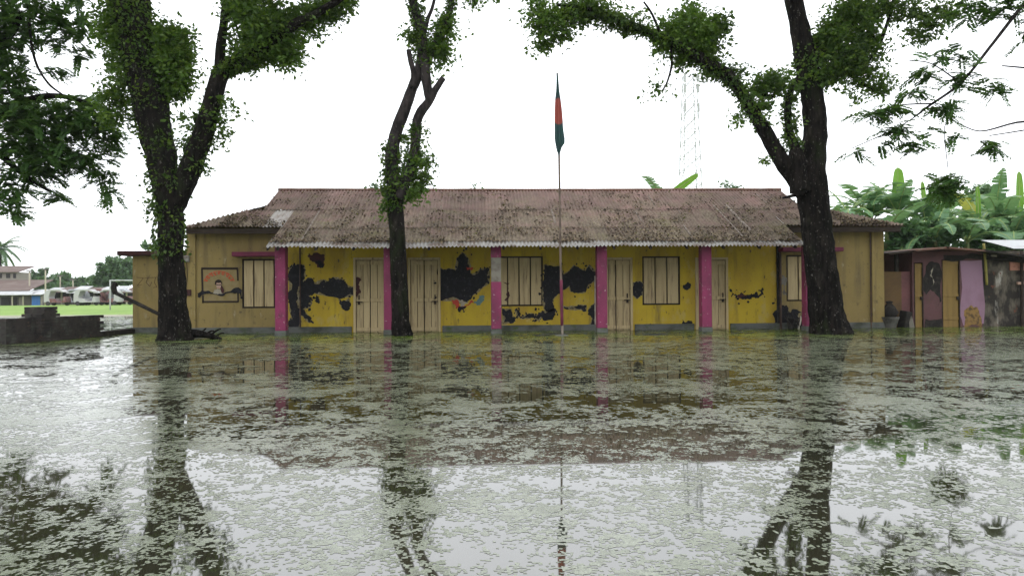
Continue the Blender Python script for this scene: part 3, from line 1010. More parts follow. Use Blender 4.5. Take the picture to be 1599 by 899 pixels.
pstroke([(95, 95), (835, 95)], 38, M['gap'], 'border')
pstroke([(100, 110), (112, 560)], 30, M['gap'], 'border')
pstroke([(832, 110), (842, 340)], 28, M['gap'], 'border')
pstroke([(842, 600), (846, 780)], 26, M['gap'], 'border')
pstroke([(118, 780), (846, 778)], 28, M['gap'], 'border')
pstroke([(120, 660), (120, 800)], 30, M['gap'], 'border')


def pblob(pts, mat, name, y, seed, depth=2, amp=0.15):
    return patch(pts, (308, 412), 13.22, mat, name, seed, y, depth, amp, painting)


pblob([(10, 600), (60, 580), (100, 540), (160, 560), (250, 555), (320, 590), (400, 600), (560, 600), (650, 570), (760, 500), (850, 480), (930, 540), (935, 720), (905, 720),
       (890, 610), (830, 600), (740, 600), (640, 600), (560, 650), (400, 630), (300, 620), (200, 610), (100, 640), (60, 690), (15, 680)], M['peel'], 'dark_band', -0.020, 31)
pblob([(330, 600), (350, 540), (420, 520), (500, 530), (540, 610), (430, 625)], M['white_p'], 'figure', -0.024, 32)
pblob([(395, 380), (500, 380), (505, 450), (480, 510), (420, 510), (400, 450)], M['skin_p'], 'figure', -0.027, 33, 1)
pblob([(370, 420), (375, 360), (420, 325), (470, 325), (510, 365), (510, 430), (490, 385), (410, 385), (395, 440)], M['gap'], 'figure', -0.030, 34, 1)
pblob([(400, 425), (505, 420), (505, 438), (400, 440)], M['gap'], 'figure', -0.032, 35, 0)
pblob([(500, 430), (540, 480), (550, 600), (510, 600)], M['maroon'], 'figure', -0.029, 36, 1)
# the lettering: unreadable curved signs hung from a head stroke, along an arch
rl = random.Random(5)
for i in range(9):
    t = math.radians(160 - i * 17.5)
    c = Vector((455 + 285 * math.cos(t), 410 - 225 * math.sin(t)))
    ux = Vector((math.sin(t), math.cos(t) * 0.8))
    uy = Vector((-math.cos(t), math.sin(t)))            # towards the centre
    def lp(u, v): return tuple(c + ux * u + uy * v)
    pstroke([lp(-36, -30), lp(36, -30)], 18, M['red'], 'lettering')
    k = i % 4
    if k == 0: sh = [(0, -30), (0, 35), (-26, 10), (-4, -6)]
    elif k == 1: sh = [(-26, -28), (-24, 20), (4, 34), (20, 8), (0, -4)]
    elif k == 2: sh = [(22, -30), (22, 38), (-18, 4), (-24, -18)]
    else: sh = [(-10, -30), (-20, 4), (8, 12), (-8, 38), (24, 28)]
    pstroke([lp(*p) for p in sh], 15, M['red'], 'lettering', -0.014)

# pipes and fittings on the facade
MB().tube([(F(929, 450)[0], -0.03, -0.2), (F(929, 450)[0], -0.03, 1.6)], [0.02, 0.02], 8).build('drain_pipe', M['pale_pipe'], school)
MB().tube([(F(469, 450)[0], -0.03, -0.2), (F(469, 450)[0], -0.03, 2.6)], [0.022, 0.022], 8).build('drain_pipe', M['metal_pipe'], school)
a = F(1217, 450)[0]
MB().tube([(a, -0.09, -0.2), (a, -0.09, 2.85)], [0.035, 0.035], 8).build('drain_pipe', M['metal_pipe'], school)
a = F(1360, 450)[0]
MB().tube([(a - 0.03, -0.05, -0.2), (a - 0.03, -0.05, 2.85)], [0.02, 0.02], 8).build('drain_pipe', M['metal_pipe'], school)
p = onY(291, 404, -0.05)
MB().lathe((0, 0, 0), [(0.001, -0.05), (0.10, -0.05), (0.11, 0.0), (0.10, 0.03), (0.05, 0.05)], 12)
mm = MB()
for k in range(1): mm.box(p.x - 0.10, p.x + 0.10, -0.13, -0.047, p.z - 0.09, p.z + 0.09)
meter = mm.build('meter_box', M['galv'], school, False, 0.02)
MB().tube([(p.x + 0.02, -0.08, p.z - 0.09), (p.x + 0.03, -0.06, p.z - 0.5), (p.x - 0.02, -0.06, p.z - 1.0)], [0.008] * 3, 5).build('cable', M['gap'], meter)
p = onY(296, 453, -0.05)
MB().box(p.x - 0.07, p.x + 0.05, -0.09, -0.047, p.z - 0.16, p.z + 0.02).build('switch_box', M['maroon'], school, False, 0.01)

# ------------------------------------------------ flat-roofed annexe on the left
YA = 0.8
a = px_rect(207, 398, 293, 540, YA)
annex = thing('annexe', (a[0] + 0.6, YA + 1, 0), 'small flat-roofed ochre annexe with overhanging slab beside the left wing', 'outbuilding')
AX0, AX1 = a[0], WL0 - 0.01
zs = onY(245, 394, YA).z
MB().box(AX0, AX1, YA, YA + 2.4, -0.34, zs - 0.1).build('wall', M['ochre'], annex, False, 0.01)
MB().box(onY(190, 395, YA).x, AX1, YA - 0.3, YA + 2.7, zs - 0.1, zs + 0.03).build('roof_slab', M['maroon'], annex, False, 0.015)
MB().box(AX0 - 0.03, AX1, YA - 0.04, YA - 0.002, -0.34, 0.16).build('plinth', M['plinth'], annex)
for zp in ([(213, 433), (224, 434), (219, 440), (214, 446), (222, 444)], [(226, 434), (246, 433)], [(231, 434), (228, 441), (234, 447), (237, 440)], [(243, 433), (241, 441), (245, 448), (239, 449)]):
    m = MB()
    for i in range(len(zp) - 1):
        p, q = onY(*zp[i], YA), onY(*zp[i + 1], YA)
        m.tube([(p.x, YA, p.z), (q.x, YA, q.z)], [0.007, 0.007], 5)
    m.build('scrawl', M['maroon'], annex)
# bent pole leaning out of the annexe's forecourt
P0, P1, P2 = onY(180, 441, YA - 0.5), onY(178, 456, YA - 0.5), onY(262, 497, YA - 0.5)
P3 = Vector(P2) + (Vector(P2) - Vector(P1)) * 0.55
P3.z = max(P3.z, 0.0)
pole = thing('bent_pole', (P3.x, P3.y, 0), 'black bent pole slanting up in front of the annexe, its tip hooked upward', 'pole')
MB().tube([P3, P2, P1], [0.055, 0.055, 0.055], 8, 0.1, 3).build('shaft', M['soot'], pole, True)
MB().tube([P1 + Vector((0.04, 0, -0.05)), (P0 + P1) / 2 + Vector((-0.03, 0, 0)), P0 + Vector((0.02, 0, 0))], [0.07, 0.085, 0.06], 8, 0.1, 3).build('hook', M['soot'], pole, True)
MB().tube([P3 + Vector((0, 0, 0.05)), P3 + Vector((0.05, 0, -0.36))], [0.07, 0.09], 8).build('stump', M['soot'], pole, True)

# ------------------------------------------------ low brick wall and kerb at the left
WA, WB = onZ(-60, 543), onZ(150, 526)
dirw = (WB - WA)
Lw = dirw.length
ang = math.atan2(dirw.y, dirw.x)
gap_x = (onZ(4, 538) - WA).length
ztop_w = EYE.z + (onY(80, 502, (WA.y + WB.y) / 2) - EYE).z
bwall = thing('low_brick_wall', ((WA.x + WB.x) / 2, (WA.y + WB.y) / 2, 0), 'low dark brick wall with a stepped pier rising from the water', 'wall')
brick_me = None


def put_brick(c, rz, scl, parent):
    global brick_me
    if brick_me is None:
        t = MB().box(-0.5, 0.5, -0.5, 0.5, -0.5, 0.5)
        brick_me = bpy.data.meshes.new('brick')
        brick_me.from_pydata(t.v, [], t.f)
        brick_me.materials.append(M['brick'])
    o = bpy.data.objects.new('brick', brick_me)
    o.location = c
    o.rotation_euler = (random.uniform(-0.02, 0.02), random.uniform(-0.012, 0.012), rz + random.uniform(-0.02, 0.02))
    o.scale = scl
    col.objects.link(o)
    setparent(o, parent)


H_w = 0.60
m = MB()
un = Vector((math.cos(ang), math.sin(ang), 0))
mid = WA + un * (gap_x + Lw) / 2
m.obox((mid.x, mid.y, (H_w - 0.34) / 2 - 0.05), (Lw - gap_x - 0.02, 0.235, H_w + 0.35), ang)
m.build('mortar_core', M['mortar'], bwall)
course, bl = 0.085, 0.26
for j in range(int(H_w / course)):
    s = gap_x + (bl / 2 if j % 2 else 0)
    while s < Lw - 0.05:
        c = WA + un * (s + bl / 2)
        if True:
            put_brick((c.x, c.y, j * course + 0.045), ang, (bl - 0.018, 0.25, course - 0.016), bwall)
        s += bl
# pier
pc = WA + un * (onZ(57, 533) - WA).length
MB().obox((pc.x, pc.y, 0.24), (0.40, 0.5, 1.14), ang).build('pier_core', M['mortar'], bwall)
sp = (onZ(57, 533) - WA).length
for j in range(10):
    for k in range(2):
        for side in (0, 1):
            off = (k - 0.5) * 0.29
            dy = -0.16 if side == 0 else 0.13
            if j >= 8: off *= 0.7
            c = WA + un * (sp + off) + Vector((-un.y, un.x, 0)) * dy
            put_brick((c.x, c.y, j * course + 0.045), ang + (math.pi / 2 if (j + side) % 2 and False else 0), (0.275 if j < 8 else 0.2, 0.27, course - 0.014), bwall)
for off in ():
    for j in range(7, 8 if off < 0 else 8):
        c = WA + un * (sp + off)
        put_brick((c.x, c.y, j * course + 0.045), ang, (0.24, 0.25, course - 0.014), bwall)
ka, kb = WB, onY(207, 519, YA - 0.1)
kerb = MB()
kd = Vector((AX0 + 0.05 - ka.x, YA - 0.15 - ka.y, 0))
kerb.obox(((ka.x * 2 + kd.x) / 2, (ka.y * 2 + kd.y) / 2, -0.11), (kd.length, 0.2, 0.5), math.atan2(kd.y, kd.x))
o = kerb.build('boundary_kerb', M['soot'], None, False, 0.02)
tag(o, 'low black kerb between the brick wall and the annexe', 'kerb')

# ================================================================== FLAGPOLE
fp = onZ(878, 524)
fpole = thing('flagpole', (fp.x, fp.y, 0), 'thin flagpole standing in the water before the verandah', 'flagpole')
Yf = fp.y
ft = onY(870, 114, Yf)
fm = onY(875, 388, Yf)
MB().tube([(fp.x, Yf, -0.35), (fp.x, Yf, 0.3), fm, onY(873, 240, Yf), ft], [0.034, 0.034, 0.03, 0.026, 0.02], 8, 0.05, 3).build('mast', M['pole_brown'], fpole, True)
p0, p1 = onY(877.6, 508, Yf), onY(876.3, 437, Yf)
MB().tube([p0, p1], [0.039, 0.039], 8).build('painted_band', M['pink_dark'], fpole, True)
MB().lathe((fp.x, fp.y, -0.34), [(0.2, 0), (0.2, 0.30), (0.17, 0.36), (0.06, 0.38)], 10, 1, 1, 0.2).build('footing', M['concrete'], fpole)


def flag_mat():
    m, nt, b, out = new_mat('flag_cloth')
    g = nt.nodes.new('ShaderNodeNewGeometry')
    v = nt.nodes.new('ShaderNodeVectorMath')
    v.operation = 'SUBTRACT'
    c = onY(872, 175, Yf)
    v.inputs[1].default_value = (c.x, c.y - 0.1, c.z)
    nt.links.new(g.outputs['Position'], v.inputs[0])
    sc = nt.nodes.new('ShaderNodeVectorMath')
    sc.operation = 'MULTIPLY'
    sc.inputs[1].default_value = (5.5, 4.0, 2.9)
    nt.links.new(v.outputs[0], sc.inputs[0])
    ln = nt.nodes.new('ShaderNodeVectorMath')
    ln.operation = 'LENGTH'
    nt.links.new(sc.outputs[0], ln.inputs[0])
    r = nt.nodes.new('ShaderNodeMapRange')
    r.inputs['From Min'].default_value = 0.95
    r.inputs['From Max'].default_value = 1.05
    nt.links.new(ln.outputs['Value'], r.inputs['Value'])
    gr = mixc(nt, noise_fac(nt, 4, 0.4, 0.6), (0.008, 0.050, 0.045), (0.012, 0.03, 0.04))
    nt.links.new(mixc(nt, r.outputs[0], (0.25, 0.045, 0.03), gr), b.inputs['Base Color'])
    b.inputs['Roughness'].default_value = 0.8
    return m


flag = MB()
prof = [(115, 2.5, 0), (128, 4, 0), (142, 6, 0), (155, 10, 0), (172, 13, 0.2), (190, 15, 0.5), (205, 16, 1), (217, 18, 1.5), (224, 17, 2), (231, 10, 0.5), (238, 6, -1.5)]
n = 40
vs, fs = [], []
for i, (py, w, dx) in enumerate(prof):
    cx = 870.2 + (py - 115) / 125 * 2 + dx
    c = onY(cx, py, Yf - 0.03)
    r = 0.86 * w / 2 / FOC * (Yf - EYE.y)
    for k in range(n):
        a = 2 * math.pi * k / n
        fo = 0.72 + 0.28 * math.cos(5 * a + 0.25 * i) + 0.08 * math.sin(11 * a + i * 0.7)
        vs.append((c.x + r * fo * math.cos(a) * 1.05, c.y + r * fo * math.sin(a) * 0.8, c.z - (0.10 if i == len(prof) - 1 else 0) * math.cos(a)))
for i in range(len(prof) - 1):
    for k in range(n):
        fs.append((i * n + k, i * n + (k + 1) % n, (i + 1) * n + (k + 1) % n, (i + 1) * n + k))
flag.add(vs, fs)
fl = flag.build('flag', flag_mat(), None, True)
tag(fl, 'limp green flag with a red disc hanging furled on the pole', 'flag')


# ================================================================== TREES
def clump_leaves(clumps, Y, lsize, density=1.0, kind='ball', droop=0.3, ydep=1.0):
    """clumps: (px, py, rx_px, ry_px, count[, dY]) -> arrays for leaves_obj"""
    Cs, As = [], []
    for cl in clumps:
        px, py, rx, ry, cnt = cl[:5]
        dY = cl[5] if len(cl) > 5 else 0.0
        c = onY(px, py, Y + dY)
        s = (Y + dY - EYE.y) / FOC
        R3 = np.array([rx * s, rx * s * ydep, ry * s])
        cnt = int(cnt * density * 1.6)
        ns = max(3, cnt // 45)
        d = rng.normal(size=(ns, 3))
        d = unit(d) * (rng.random((ns, 1)) ** 0.5)
        sub = d * R3
        sr = np.clip(rng.normal(0.15, 0.07, ns), 0.05, 0.32)
        pick = rng.integers(0, ns, cnt)
        P = sub[pick] + np.clip(rng.normal(size=(cnt, 3)), -1.5, 1.5) * sr[pick][:, None] * np.array([1, 1, 0.75])
        Cs.append(P + np.array(c))
        a = rng.normal(size=(cnt, 3)) * np.array([1, 1, 0.6]) + unit(d)[pick] * 0.5
        a[:, 2] -= droop
        As.append(unit(a))
    C = np.concatenate(Cs)
    A = np.concatenate(As)
    S = unit(np.cross(A, rng.normal(size=A.shape)))
    L = lsize * rng.uniform(0.5, 1.6, len(C))
    return C, A, S, L, L * rng.uniform(0.42, 0.62, len(C))


SPRAY = 0.68


def spray_leaves(sprays, Y, length=0.55, leaflet=0.10, fill=1.0):
    """feathery sprays: (px, py, rx_px, ry_px, n_sprays[, dY]); each spray is a twig set with paired leaflets"""
    Cs, As, Ss, Ls = [], [], [], []
    for sp in sprays:
        px, py, rx, ry, ns = sp[:5]
        dY = sp[5] if len(sp) > 5 else 0.0
        c = np.array(onY(px, py, Y + dY))
        s = (Y + dY - EYE.y) / FOC
        for i in range(int(ns * fill * SPRAY)):
            d = rng.normal(size=3)
            d /= np.linalg.norm(d)
            o = c + d * np.array([rx * s, rx * s, ry * s]) * rng.random() ** 0.45
            ax = np.array([rng.normal(), rng.normal(), -0.25 + 0.3 * rng.normal()])
            ax /= np.linalg.norm(ax)
            sd = np.cross(ax, np.array([rng.normal() * 0.3, rng.normal() * 0.3, 1]))
            sd /= np.linalg.norm(sd) + 1e-9
            ln = length * rng.uniform(0.6, 1.2)
            k = 11
            for j in range(k):
                t = (j + 0.5) / k
                bp = o + ax * ln * t + np.array([0, 0, -0.18 * ln * t * t])
                for q in (-1, 1):
                    a = sd * q + ax * 0.5 + rng.normal(size=3) * 0.15
                    a[2] -= 0.15
                    a /= np.linalg.norm(a)
                    Cs.append(bp)
                    As.append(a)
                    Ss.append(ax)
                    Ls.append(leaflet * (1.1 - 0.5 * abs(t - 0.4)) * rng.uniform(0.8, 1.2))
    C, A, S, L = np.array(Cs), np.array(As), np.array(Ss), np.array(Ls)
    S = unit(S - A * np.sum(S * A, axis=1, keepdims=True))
    return C, A, S, L, L * 0.62


def ivy_along(path_px, Y, r0, r1, n, lsize, spread=0.12):
    """leaves hugging a limb"""
    P = np.array([onY(px, py, Y) for px, py in path_px])
    seg = np.linalg.norm(np.diff(P, axis=0), axis=1)
    cum = np.concatenate([[0], np.cumsum(seg)]) / seg.sum()
    n = int(n * 1.9)
    t = rng.random(n)
    c = np.stack([np.interp(t, cum, P[:, k]) for k in range(3)], -1)
    rad = np.interp(t, [0, 1], [r0, r1])
    lump = 0.6 + 0.8 * np.array([mnoise.noise(Vector(q) * 1.6) for q in c]) * 1.2
    d = rng.normal(size=(n, 3)) * np.array([1, 1, 0.25])
    d = unit(d)
    C = c + d * (rad + np.abs(rng.normal(0, spread, n)) * np.clip(lump, 0.15, 2))[:, None]
    A = d * 0.7 + rng.normal(size=(n, 3)) * 0.6
    A[:, 2] -= 0.5
    A = unit(A)
    S = unit(np.cross(A, rng.normal(size=A.shape)))
    L = lsize * rng.uniform(0.6, 1.3, n)
    return C, A, S, L, L * rng.uniform(0.55, 0.75, n)


def limb(path, Y, name, mat, parent, n=14, rough=0.10, dYs=None, freq=2.2, sub=6):
    """path: (px, py, width_px) points"""
    s = (Y - EYE.y) / FOC
    pts = [onY(p[0], p[1], Y + (dYs[i] if dYs else 0)) for i, p in enumerate(path)]
    rs = [p[2] * s / 2 for p in path]
    return MB().tube(pts, rs, n, rough, freq, sub).build(name, mat, parent, True)


def joinl(*ls):
    return tuple(np.concatenate([l[i] for l in ls]) for i in range(5))


# ---- tree A: forked, ivy-clad, left
ba = onZ(272, 531)
YTA = ba.y
tA = thing('ivy_clad_tree', (ba.x, ba.y, 0), 'thick forked tree clad in ivy in front of the left wing and annexe', 'tree', None)
limb([(276, 560, 82), (275, 533, 56), (273, 515, 45), (270, 470, 39), (267, 400, 36), (266, 340, 36), (266, 300, 40)], YTA, 'trunk', M['bark'], tA, 32, 0.13)
limb([(268, 330, 34), (258, 280, 40), (246, 220, 46), (232, 150, 52), (216, 80, 54), (203, 0, 52), (188, -90, 42), (165, -200, 30), (150, -330, 16)], YTA, 'branch', M['bark'], tA, 16, 0.15,
     [0, 0, 0, 0, 0.05, 0.1, 0.2, 0.3, 0.3])
limb([(268, 325, 34), (290, 280, 34), (312, 225, 32), (330, 165, 28), (347, 112, 24), (372, 96, 22), (410, 75, 20), (455, 42, 16), (500, 18, 12), (545, -10, 7)], YTA, 'branch', M['bark'], tA, 14, 0.12,
     [0, 0, 0, -0.1, -0.2, -0.25, -0.3, -0.4, -0.5, -0.6])
limb([(343, 125, 17), (344, 80, 15), (349, 40, 13), (356, -20, 12), (370, -120, 9), (395, -250, 5)], YTA - 0.15, 'branch', M['bark'], tA, 10, 0.1)
limb([(210, 120, 20), (180, 40, 16), (160, -60, 10), (130, -160, 6)], YTA, 'branch', M['bark'], tA, 10, 0.1)
# exposed roots / fallen branch at the foot
limb([(280, 524, 22), (305, 521, 14), (325, 523, 9), (345, 530, 6)], YTA + 0.1, 'root', M['bark'], tA, 8, 0.15)
ivyA = joinl(
    ivy_along([(262, 300), (250, 240), (234, 150), (215, 60), (190, -60)], YTA, 0.24, 0.40, 2900, 0.10, 0.13),
    ivy_along([(290, 280), (312, 225), (335, 150)], YTA, 0.22, 0.2, 260, 0.10, 0.12),
    ivy_along([(266, 400), (262, 320)], YTA, 0.33, 0.30, 260, 0.11, 0.06),
    ivy_along([(345, 115), (385, 90), (430, 65)], YTA - 0.2, 0.2, 0.2, 900, 0.11, 0.12))
leaves_obj('ivy', *ivyA, M['ivy'], tA)
crownA = joinl(
    clump_leaves([(272, 95, 24, 55, 3200), (262, 60, 26, 28, 1000), (186, 70, 26, 36, 900), (175, 30, 24, 36, 800), (176, 165, 22, 32, 900), (192, 115, 20, 26, 600),
                  (280, 130, 16, 24, 700), (222, 185, 12, 26, 200), (248, 316, 18, 20, 260), (256, 240, 18, 30, 260), (288, 215, 10, 26, 90),
                  (420, 60, 48, 30, 3600), (400, 25, 45, 28, 2400), (445, 85, 24, 18, 900), (390, 95, 22, 14, 500), (470, 30, 32, 22, 1300), (510, 15, 30, 16, 900), (535, 5, 16, 14, 400),
                  (380, 5, 26, 20, 900), (360, 70, 12, 20, 160)], YTA, 0.105, 1.0),
    clump_leaves([(355, 165, 20, 24, 170), (345, 215, 18, 22, 130), (315, 262, 12, 14, 60), (300, 185, 14, 18, 110), (335, 185, 16, 30, 120)], YTA, 0.10),
    clump_leaves([(200, -120, 110, 80, 4000, 0.5), (100, -190, 110, 80, 3500, 0.5), (320, -170, 120, 80, 4000), (430, -110, 90, 60, 3000), (250, -300, 150, 90, 4000)], YTA, 0.16))
leaves_obj('crown', *crownA, M['leaf'], tA)

# ---- tree B: slim, middle
bb = onZ(627, 524)
YTB = bb.y
tB = thing('slender_vine_tree', (bb.x, bb.y, 0), 'slender tree with twin stems and a vine tuft, standing before the verandah doors', 'tree')
limb([(630, 550, 52), (628, 525, 34), (626, 500, 29), (623, 430, 26), (620, 370, 25), (617, 320, 25), (616, 290, 26)], YTB, 'trunk', M['bark'], tB, 16, 0.12)
limb([(617, 315, 22), (613, 280, 21), (612, 240, 21), (621, 200, 19), (634, 165, 18), (643, 140, 16), (652, 118, 17), (660, 90, 18), (657, 50, 16), (648, 15, 14), (636, -40, 12), (640, -150, 9), (660, -280, 5)],
     YTB, 'branch', M['bark_grey'], tB, 12, 0.10)
limb([(622, 310, 18), (638, 270, 16), (648, 230, 15), (650, 195, 14), (657, 175, 15), (670, 158, 13), (680, 140, 11), (692, 122, 9)], YTB - 0.1, 'branch', M['bark_grey'], tB, 12, 0.10)
limb([(671, 157, 13), (666, 130, 15), (662, 100, 16)], YTB - 0.1, 'branch', M['bark_grey'], tB, 10, 0.1)
limb([(645, 137, 11), (646, 115, 9), (641, 95, 8), (638, 78, 7)], YTB - 0.12, 'branch', M['bark_grey'], tB, 10, 0.1)
limb([(662, 100, 13), (675, 78, 13), (692, 50, 11), (703, 15, 9), (712, -30, 8), (740, -120, 6), (770, -220, 4)], YTB, 'branch', M['bark_grey'], tB, 10, 0.1)
limb([(660, 60, 9), (668, 30, 6), (677, 5, 5), (690, -60, 4)], YTB, 'branch', M['bark_grey'], tB, 8, 0.1)
ivyB = joinl(ivy_along([(616, 330), (612, 280), (612, 225)], YTB, 0.18, 0.15, 520, 0.10, 0.08), ivy_along([(640, 270), (650, 190)], YTB - 0.1, 0.13, 0.1, 260, 0.1, 0.06),
             ivy_along([(660, 100), (655, 40), (640, -40)], YTB, 0.13, 0.13, 520, 0.10, 0.10), ivy_along([(672, 85), (695, 45), (710, -20)], YTB, 0.1, 0.08, 420, 0.10, 0.10))
leaves_obj('ivy', *ivyB, M['ivy'], tB)
crB = joinl(clump_leaves([(648, 268, 20, 34, 560), (632, 298, 24, 16, 380), (660, 245, 10, 20, 200), (655, 295, 10, 18, 200), (632, 215, 10, 16, 110), (663, 210, 9, 12, 45), (600, 285, 8, 20, 45),
                          (608, 318, 12, 10, 140), (690, 85, 12, 14, 420), (697, 45, 12, 20, 520), (680, 70, 12, 10, 200), (643, 60, 10, 20, 260), (675, 110, 8, 8, 60), (745, 3, 16, 10, 130), (768, 2, 10, 10, 70)], YTB, 0.10),
            clump_leaves([(650, -120, 90, 60, 2600), (740, -160, 90, 60, 2400), (680, -240, 110, 70, 2400)], YTB, 0.16))
leaves_obj('crown', *crB, M['leaf'], tB)

# ---- tree C: big, right
bc = onZ(1292, 521)
YTC = bc.y
tC = thing('big_spreading_tree', (bc.x, bc.y, 0), 'massive dark tree with a long arching limb, standing before the right wing', 'tree')
limb([(1300, 560, 98), (1297, 524, 69), (1293, 505, 57), (1288, 470, 50), (1282, 420, 47), (1276, 360, 45), (1270, 310, 47), (1268, 270, 43), (1272, 230, 37), (1272, 180, 34), (1266, 130, 33), (1257, 90, 33), (1248, 40, 29),
      (1240, 0, 27), (1228, -80, 22), (1215, -190, 15), (1210, -320, 7)], YTC, 'trunk', M['bark'], tC, 36, 0.12)
limb([(1262, 310, 26), (1243, 283, 26), (1218, 247, 24), (1198, 212, 23), (1178, 178, 20), (1158, 145, 19), (1135, 118, 20), (1108, 100, 18), (1078, 82, 17), (1040, 62, 13), (1000, 45, 11), (960, 28, 9), (915, 12, 7), (870, 8, 5)],
     YTC, 'branch', M['bark'], tC, 14, 0.12, [0, -.05, -.1, -.15, -.2, -.25, -.3, -.35, -.4, -.4, -.4, -.4, -.4, -.4])
limb([(1254, 262, 26), (1243, 235, 18), (1233, 205, 12), (1230, 170, 12), (1236, 140, 10), (1250, 118, 10)], YTC - 0.15, 'branch', M['bark'], tC, 12, 0.12)
limb([(1250, 300, 34), (1246, 268, 28), (1242, 240, 20), (1240, 232, 12)], YTC - 0.2, 'branch', M['bark'], tC, 12, 0.12)
limb([(1262, 105, 24), (1285, 70, 20), (1310, 40, 17), (1330, 15, 15), (1355, -40, 12), (1390, -140, 8), (1430, -240, 4)], YTC, 'branch', M['bark'], tC, 12, 0.12)
limb([(1318, 35, 9), (1370, 60, 6), (1390, 20, 5), (1400, -30, 4)], YTC - 0.1, 'branch', M['bark'], tC, 8, 0.1)
limb([(1300, 110, 8), (1335, 105, 6), (1365, 85, 5), (1382, 50, 4), (1392, 10, 3)], YTC - 0.1, 'branch', M['bark'], tC, 8, 0.1)
limb([(1210, 150, 6), (1195, 150, 5), (1175, 140, 4)], YTC - 0.1, 'branch', M['bark'], tC, 6, 0.1)
limb([(1047, 70, 4), (1049, 100, 3.5), (1042, 128, 3), (1034, 142, 2)], YTC - 0.4, 'twig', M['bark'], tC, 6, 0.1)
limb([(1030, 50, 5), (1018, 22, 4), (1005, 3, 3)], YTC - 0.4, 'twig', M['bark'], tC, 6, 0.1)
limb([(1320, 110, 7), (1345, 130, 5), (1370, 145, 4), (1385, 150, 2)], YTC - 0.1, 'twig', M['bark'], tC, 6, 0.1)
limb([(1256, 300, 10), (1236, 306, 5), (1222, 309, 3)], YTC - 0.35, 'twig', M['bark'], tC, 6, 0.1)
ivyC = joinl(ivy_along([(1190, 195), (1150, 135), (1100, 95), (1060, 72)], YTC - 0.3, 0.15, 0.14, 650, 0.10, 0.12),
             ivy_along([(1060, 72), (1000, 45), (930, 18)], YTC - 0.4, 0.1, 0.08, 900, 0.10, 0.13),
             ivy_along([(1240, 235), (1230, 170), (1240, 130)], YTC - 0.15, 0.09, 0.1, 350, 0.10, 0.09),
             ivy_along([(1285, 70), (1330, 15)], YTC, 0.15, 0.14, 600, 0.11, 0.14), ivy_along([(1265, 140), (1262, 80)], YTC, 0.27, 0.27, 350, 0.11, 0.08))
leaves_obj('ivy', *ivyC, M['ivy'], tC)
crC = joinl(
    clump_leaves([(862, 40, 32, 30, 1300), (850, 70, 16, 10, 170), (840, 15, 22, 18, 450), (900, 18, 32, 16, 1000), (925, 8, 30, 16, 700), (955, 28, 18, 14, 400), (975, 48, 12, 10, 170), (1000, 30, 14, 12, 160),
                  (1065, 45, 36, 28, 2400), (1095, 60, 30, 30, 2200), (1075, 90, 24, 12, 500), (1110, 105, 20, 14, 500), (1040, 70, 16, 14, 330), (1120, 40, 16, 16, 500), (1085, 12, 18, 8, 130),
                  (1028, 135, 9, 14, 80), (1037, 90, 5, 5, 30), (1155, 115, 10, 12, 170), (1150, 185, 10, 10, 70), (1190, 140, 16, 14, 420), (1210, 130, 24, 16, 900), (1195, 165, 10, 8, 130), (1195, 245, 7, 6, 35),
                  (1240, 195, 8, 16, 60), (1222, 220, 8, 14, 60),
                  (1300, 60, 28, 28, 1500), (1320, 95, 34, 30, 2200), (1290, 115, 24, 18, 800), (1345, 60, 24, 32, 900), (1330, 20, 36, 20, 1500), (1370, 10, 40, 14, 900), (1365, 85, 16, 24, 350),
                  (1350, 120, 24, 14, 300), (1370, 140, 18, 18, 260), (1385, 130, 10, 18, 120), (1340, 150, 10, 12, 60), (1420, 15, 30, 12, 420), (1450, 40, 30, 18, 500), (1480, 22, 28, 18, 460), (1430, 60, 16, 12, 100)],
                 YTC - 0.15, 0.10),
    clump_leaves([(1230, -140, 120, 70, 3800), (1350, -130, 110, 70, 3600), (1150, -170, 110, 70, 3200), (1420, -190, 110, 70, 3000), (1260, -280, 150, 80, 3600)], YTC, 0.16))
leaves_obj('crown', *crC, M['leaf'], tC)

# ---- tree D: its crown reaches in from the left
YTD = -2.0
bd = onZ(-190, 530)
YTD = bd.y + 0.8
tD = thing('feathery_tree', (bd.x, YTD, 0), 'feathery-leaved tree whose boughs hang down over the low brick wall', 'tree', None)
limb([(-190, 560, 80), (-190, 520, 60), (-180, 400, 50), (-170, 250, 46), (-150, 100, 42), (-130, -60, 34), (-110, -220, 20)], YTD, 'trunk', M['bark'], tD, 16, 0.12)
limb([(-165, 260, 30), (-110, 170, 24), (-50, 110, 18), (10, 60, 12), (35, 20, 8)], YTD, 'branch', M['bark'], tD, 10, 0.1)
limb([(-110, 172, 20), (-40, 190, 16), (30, 160, 12), (90, 150, 8), (150, 165, 5)], YTD, 'branch', M['bark'], tD, 10, 0.1)
limb([(-140, 60, 24), (-60, -10, 16), (40, -40, 12), (120, -50, 7)], YTD, 'branch', M['bark'], tD, 10, 0.1)
limb([(45, -30, 5), (46, 40, 5), (55, 95, 4), (75, 130, 3.5), (98, 148, 2.5)], YTD - 0.3, 'twig', M['bark'], tD, 6, 0.1)
limb([(-40, 190, 14), (0, 240, 10), (40, 275, 7), (80, 300, 4)], YTD, 'branch', M['bark'], tD, 8, 0.1)
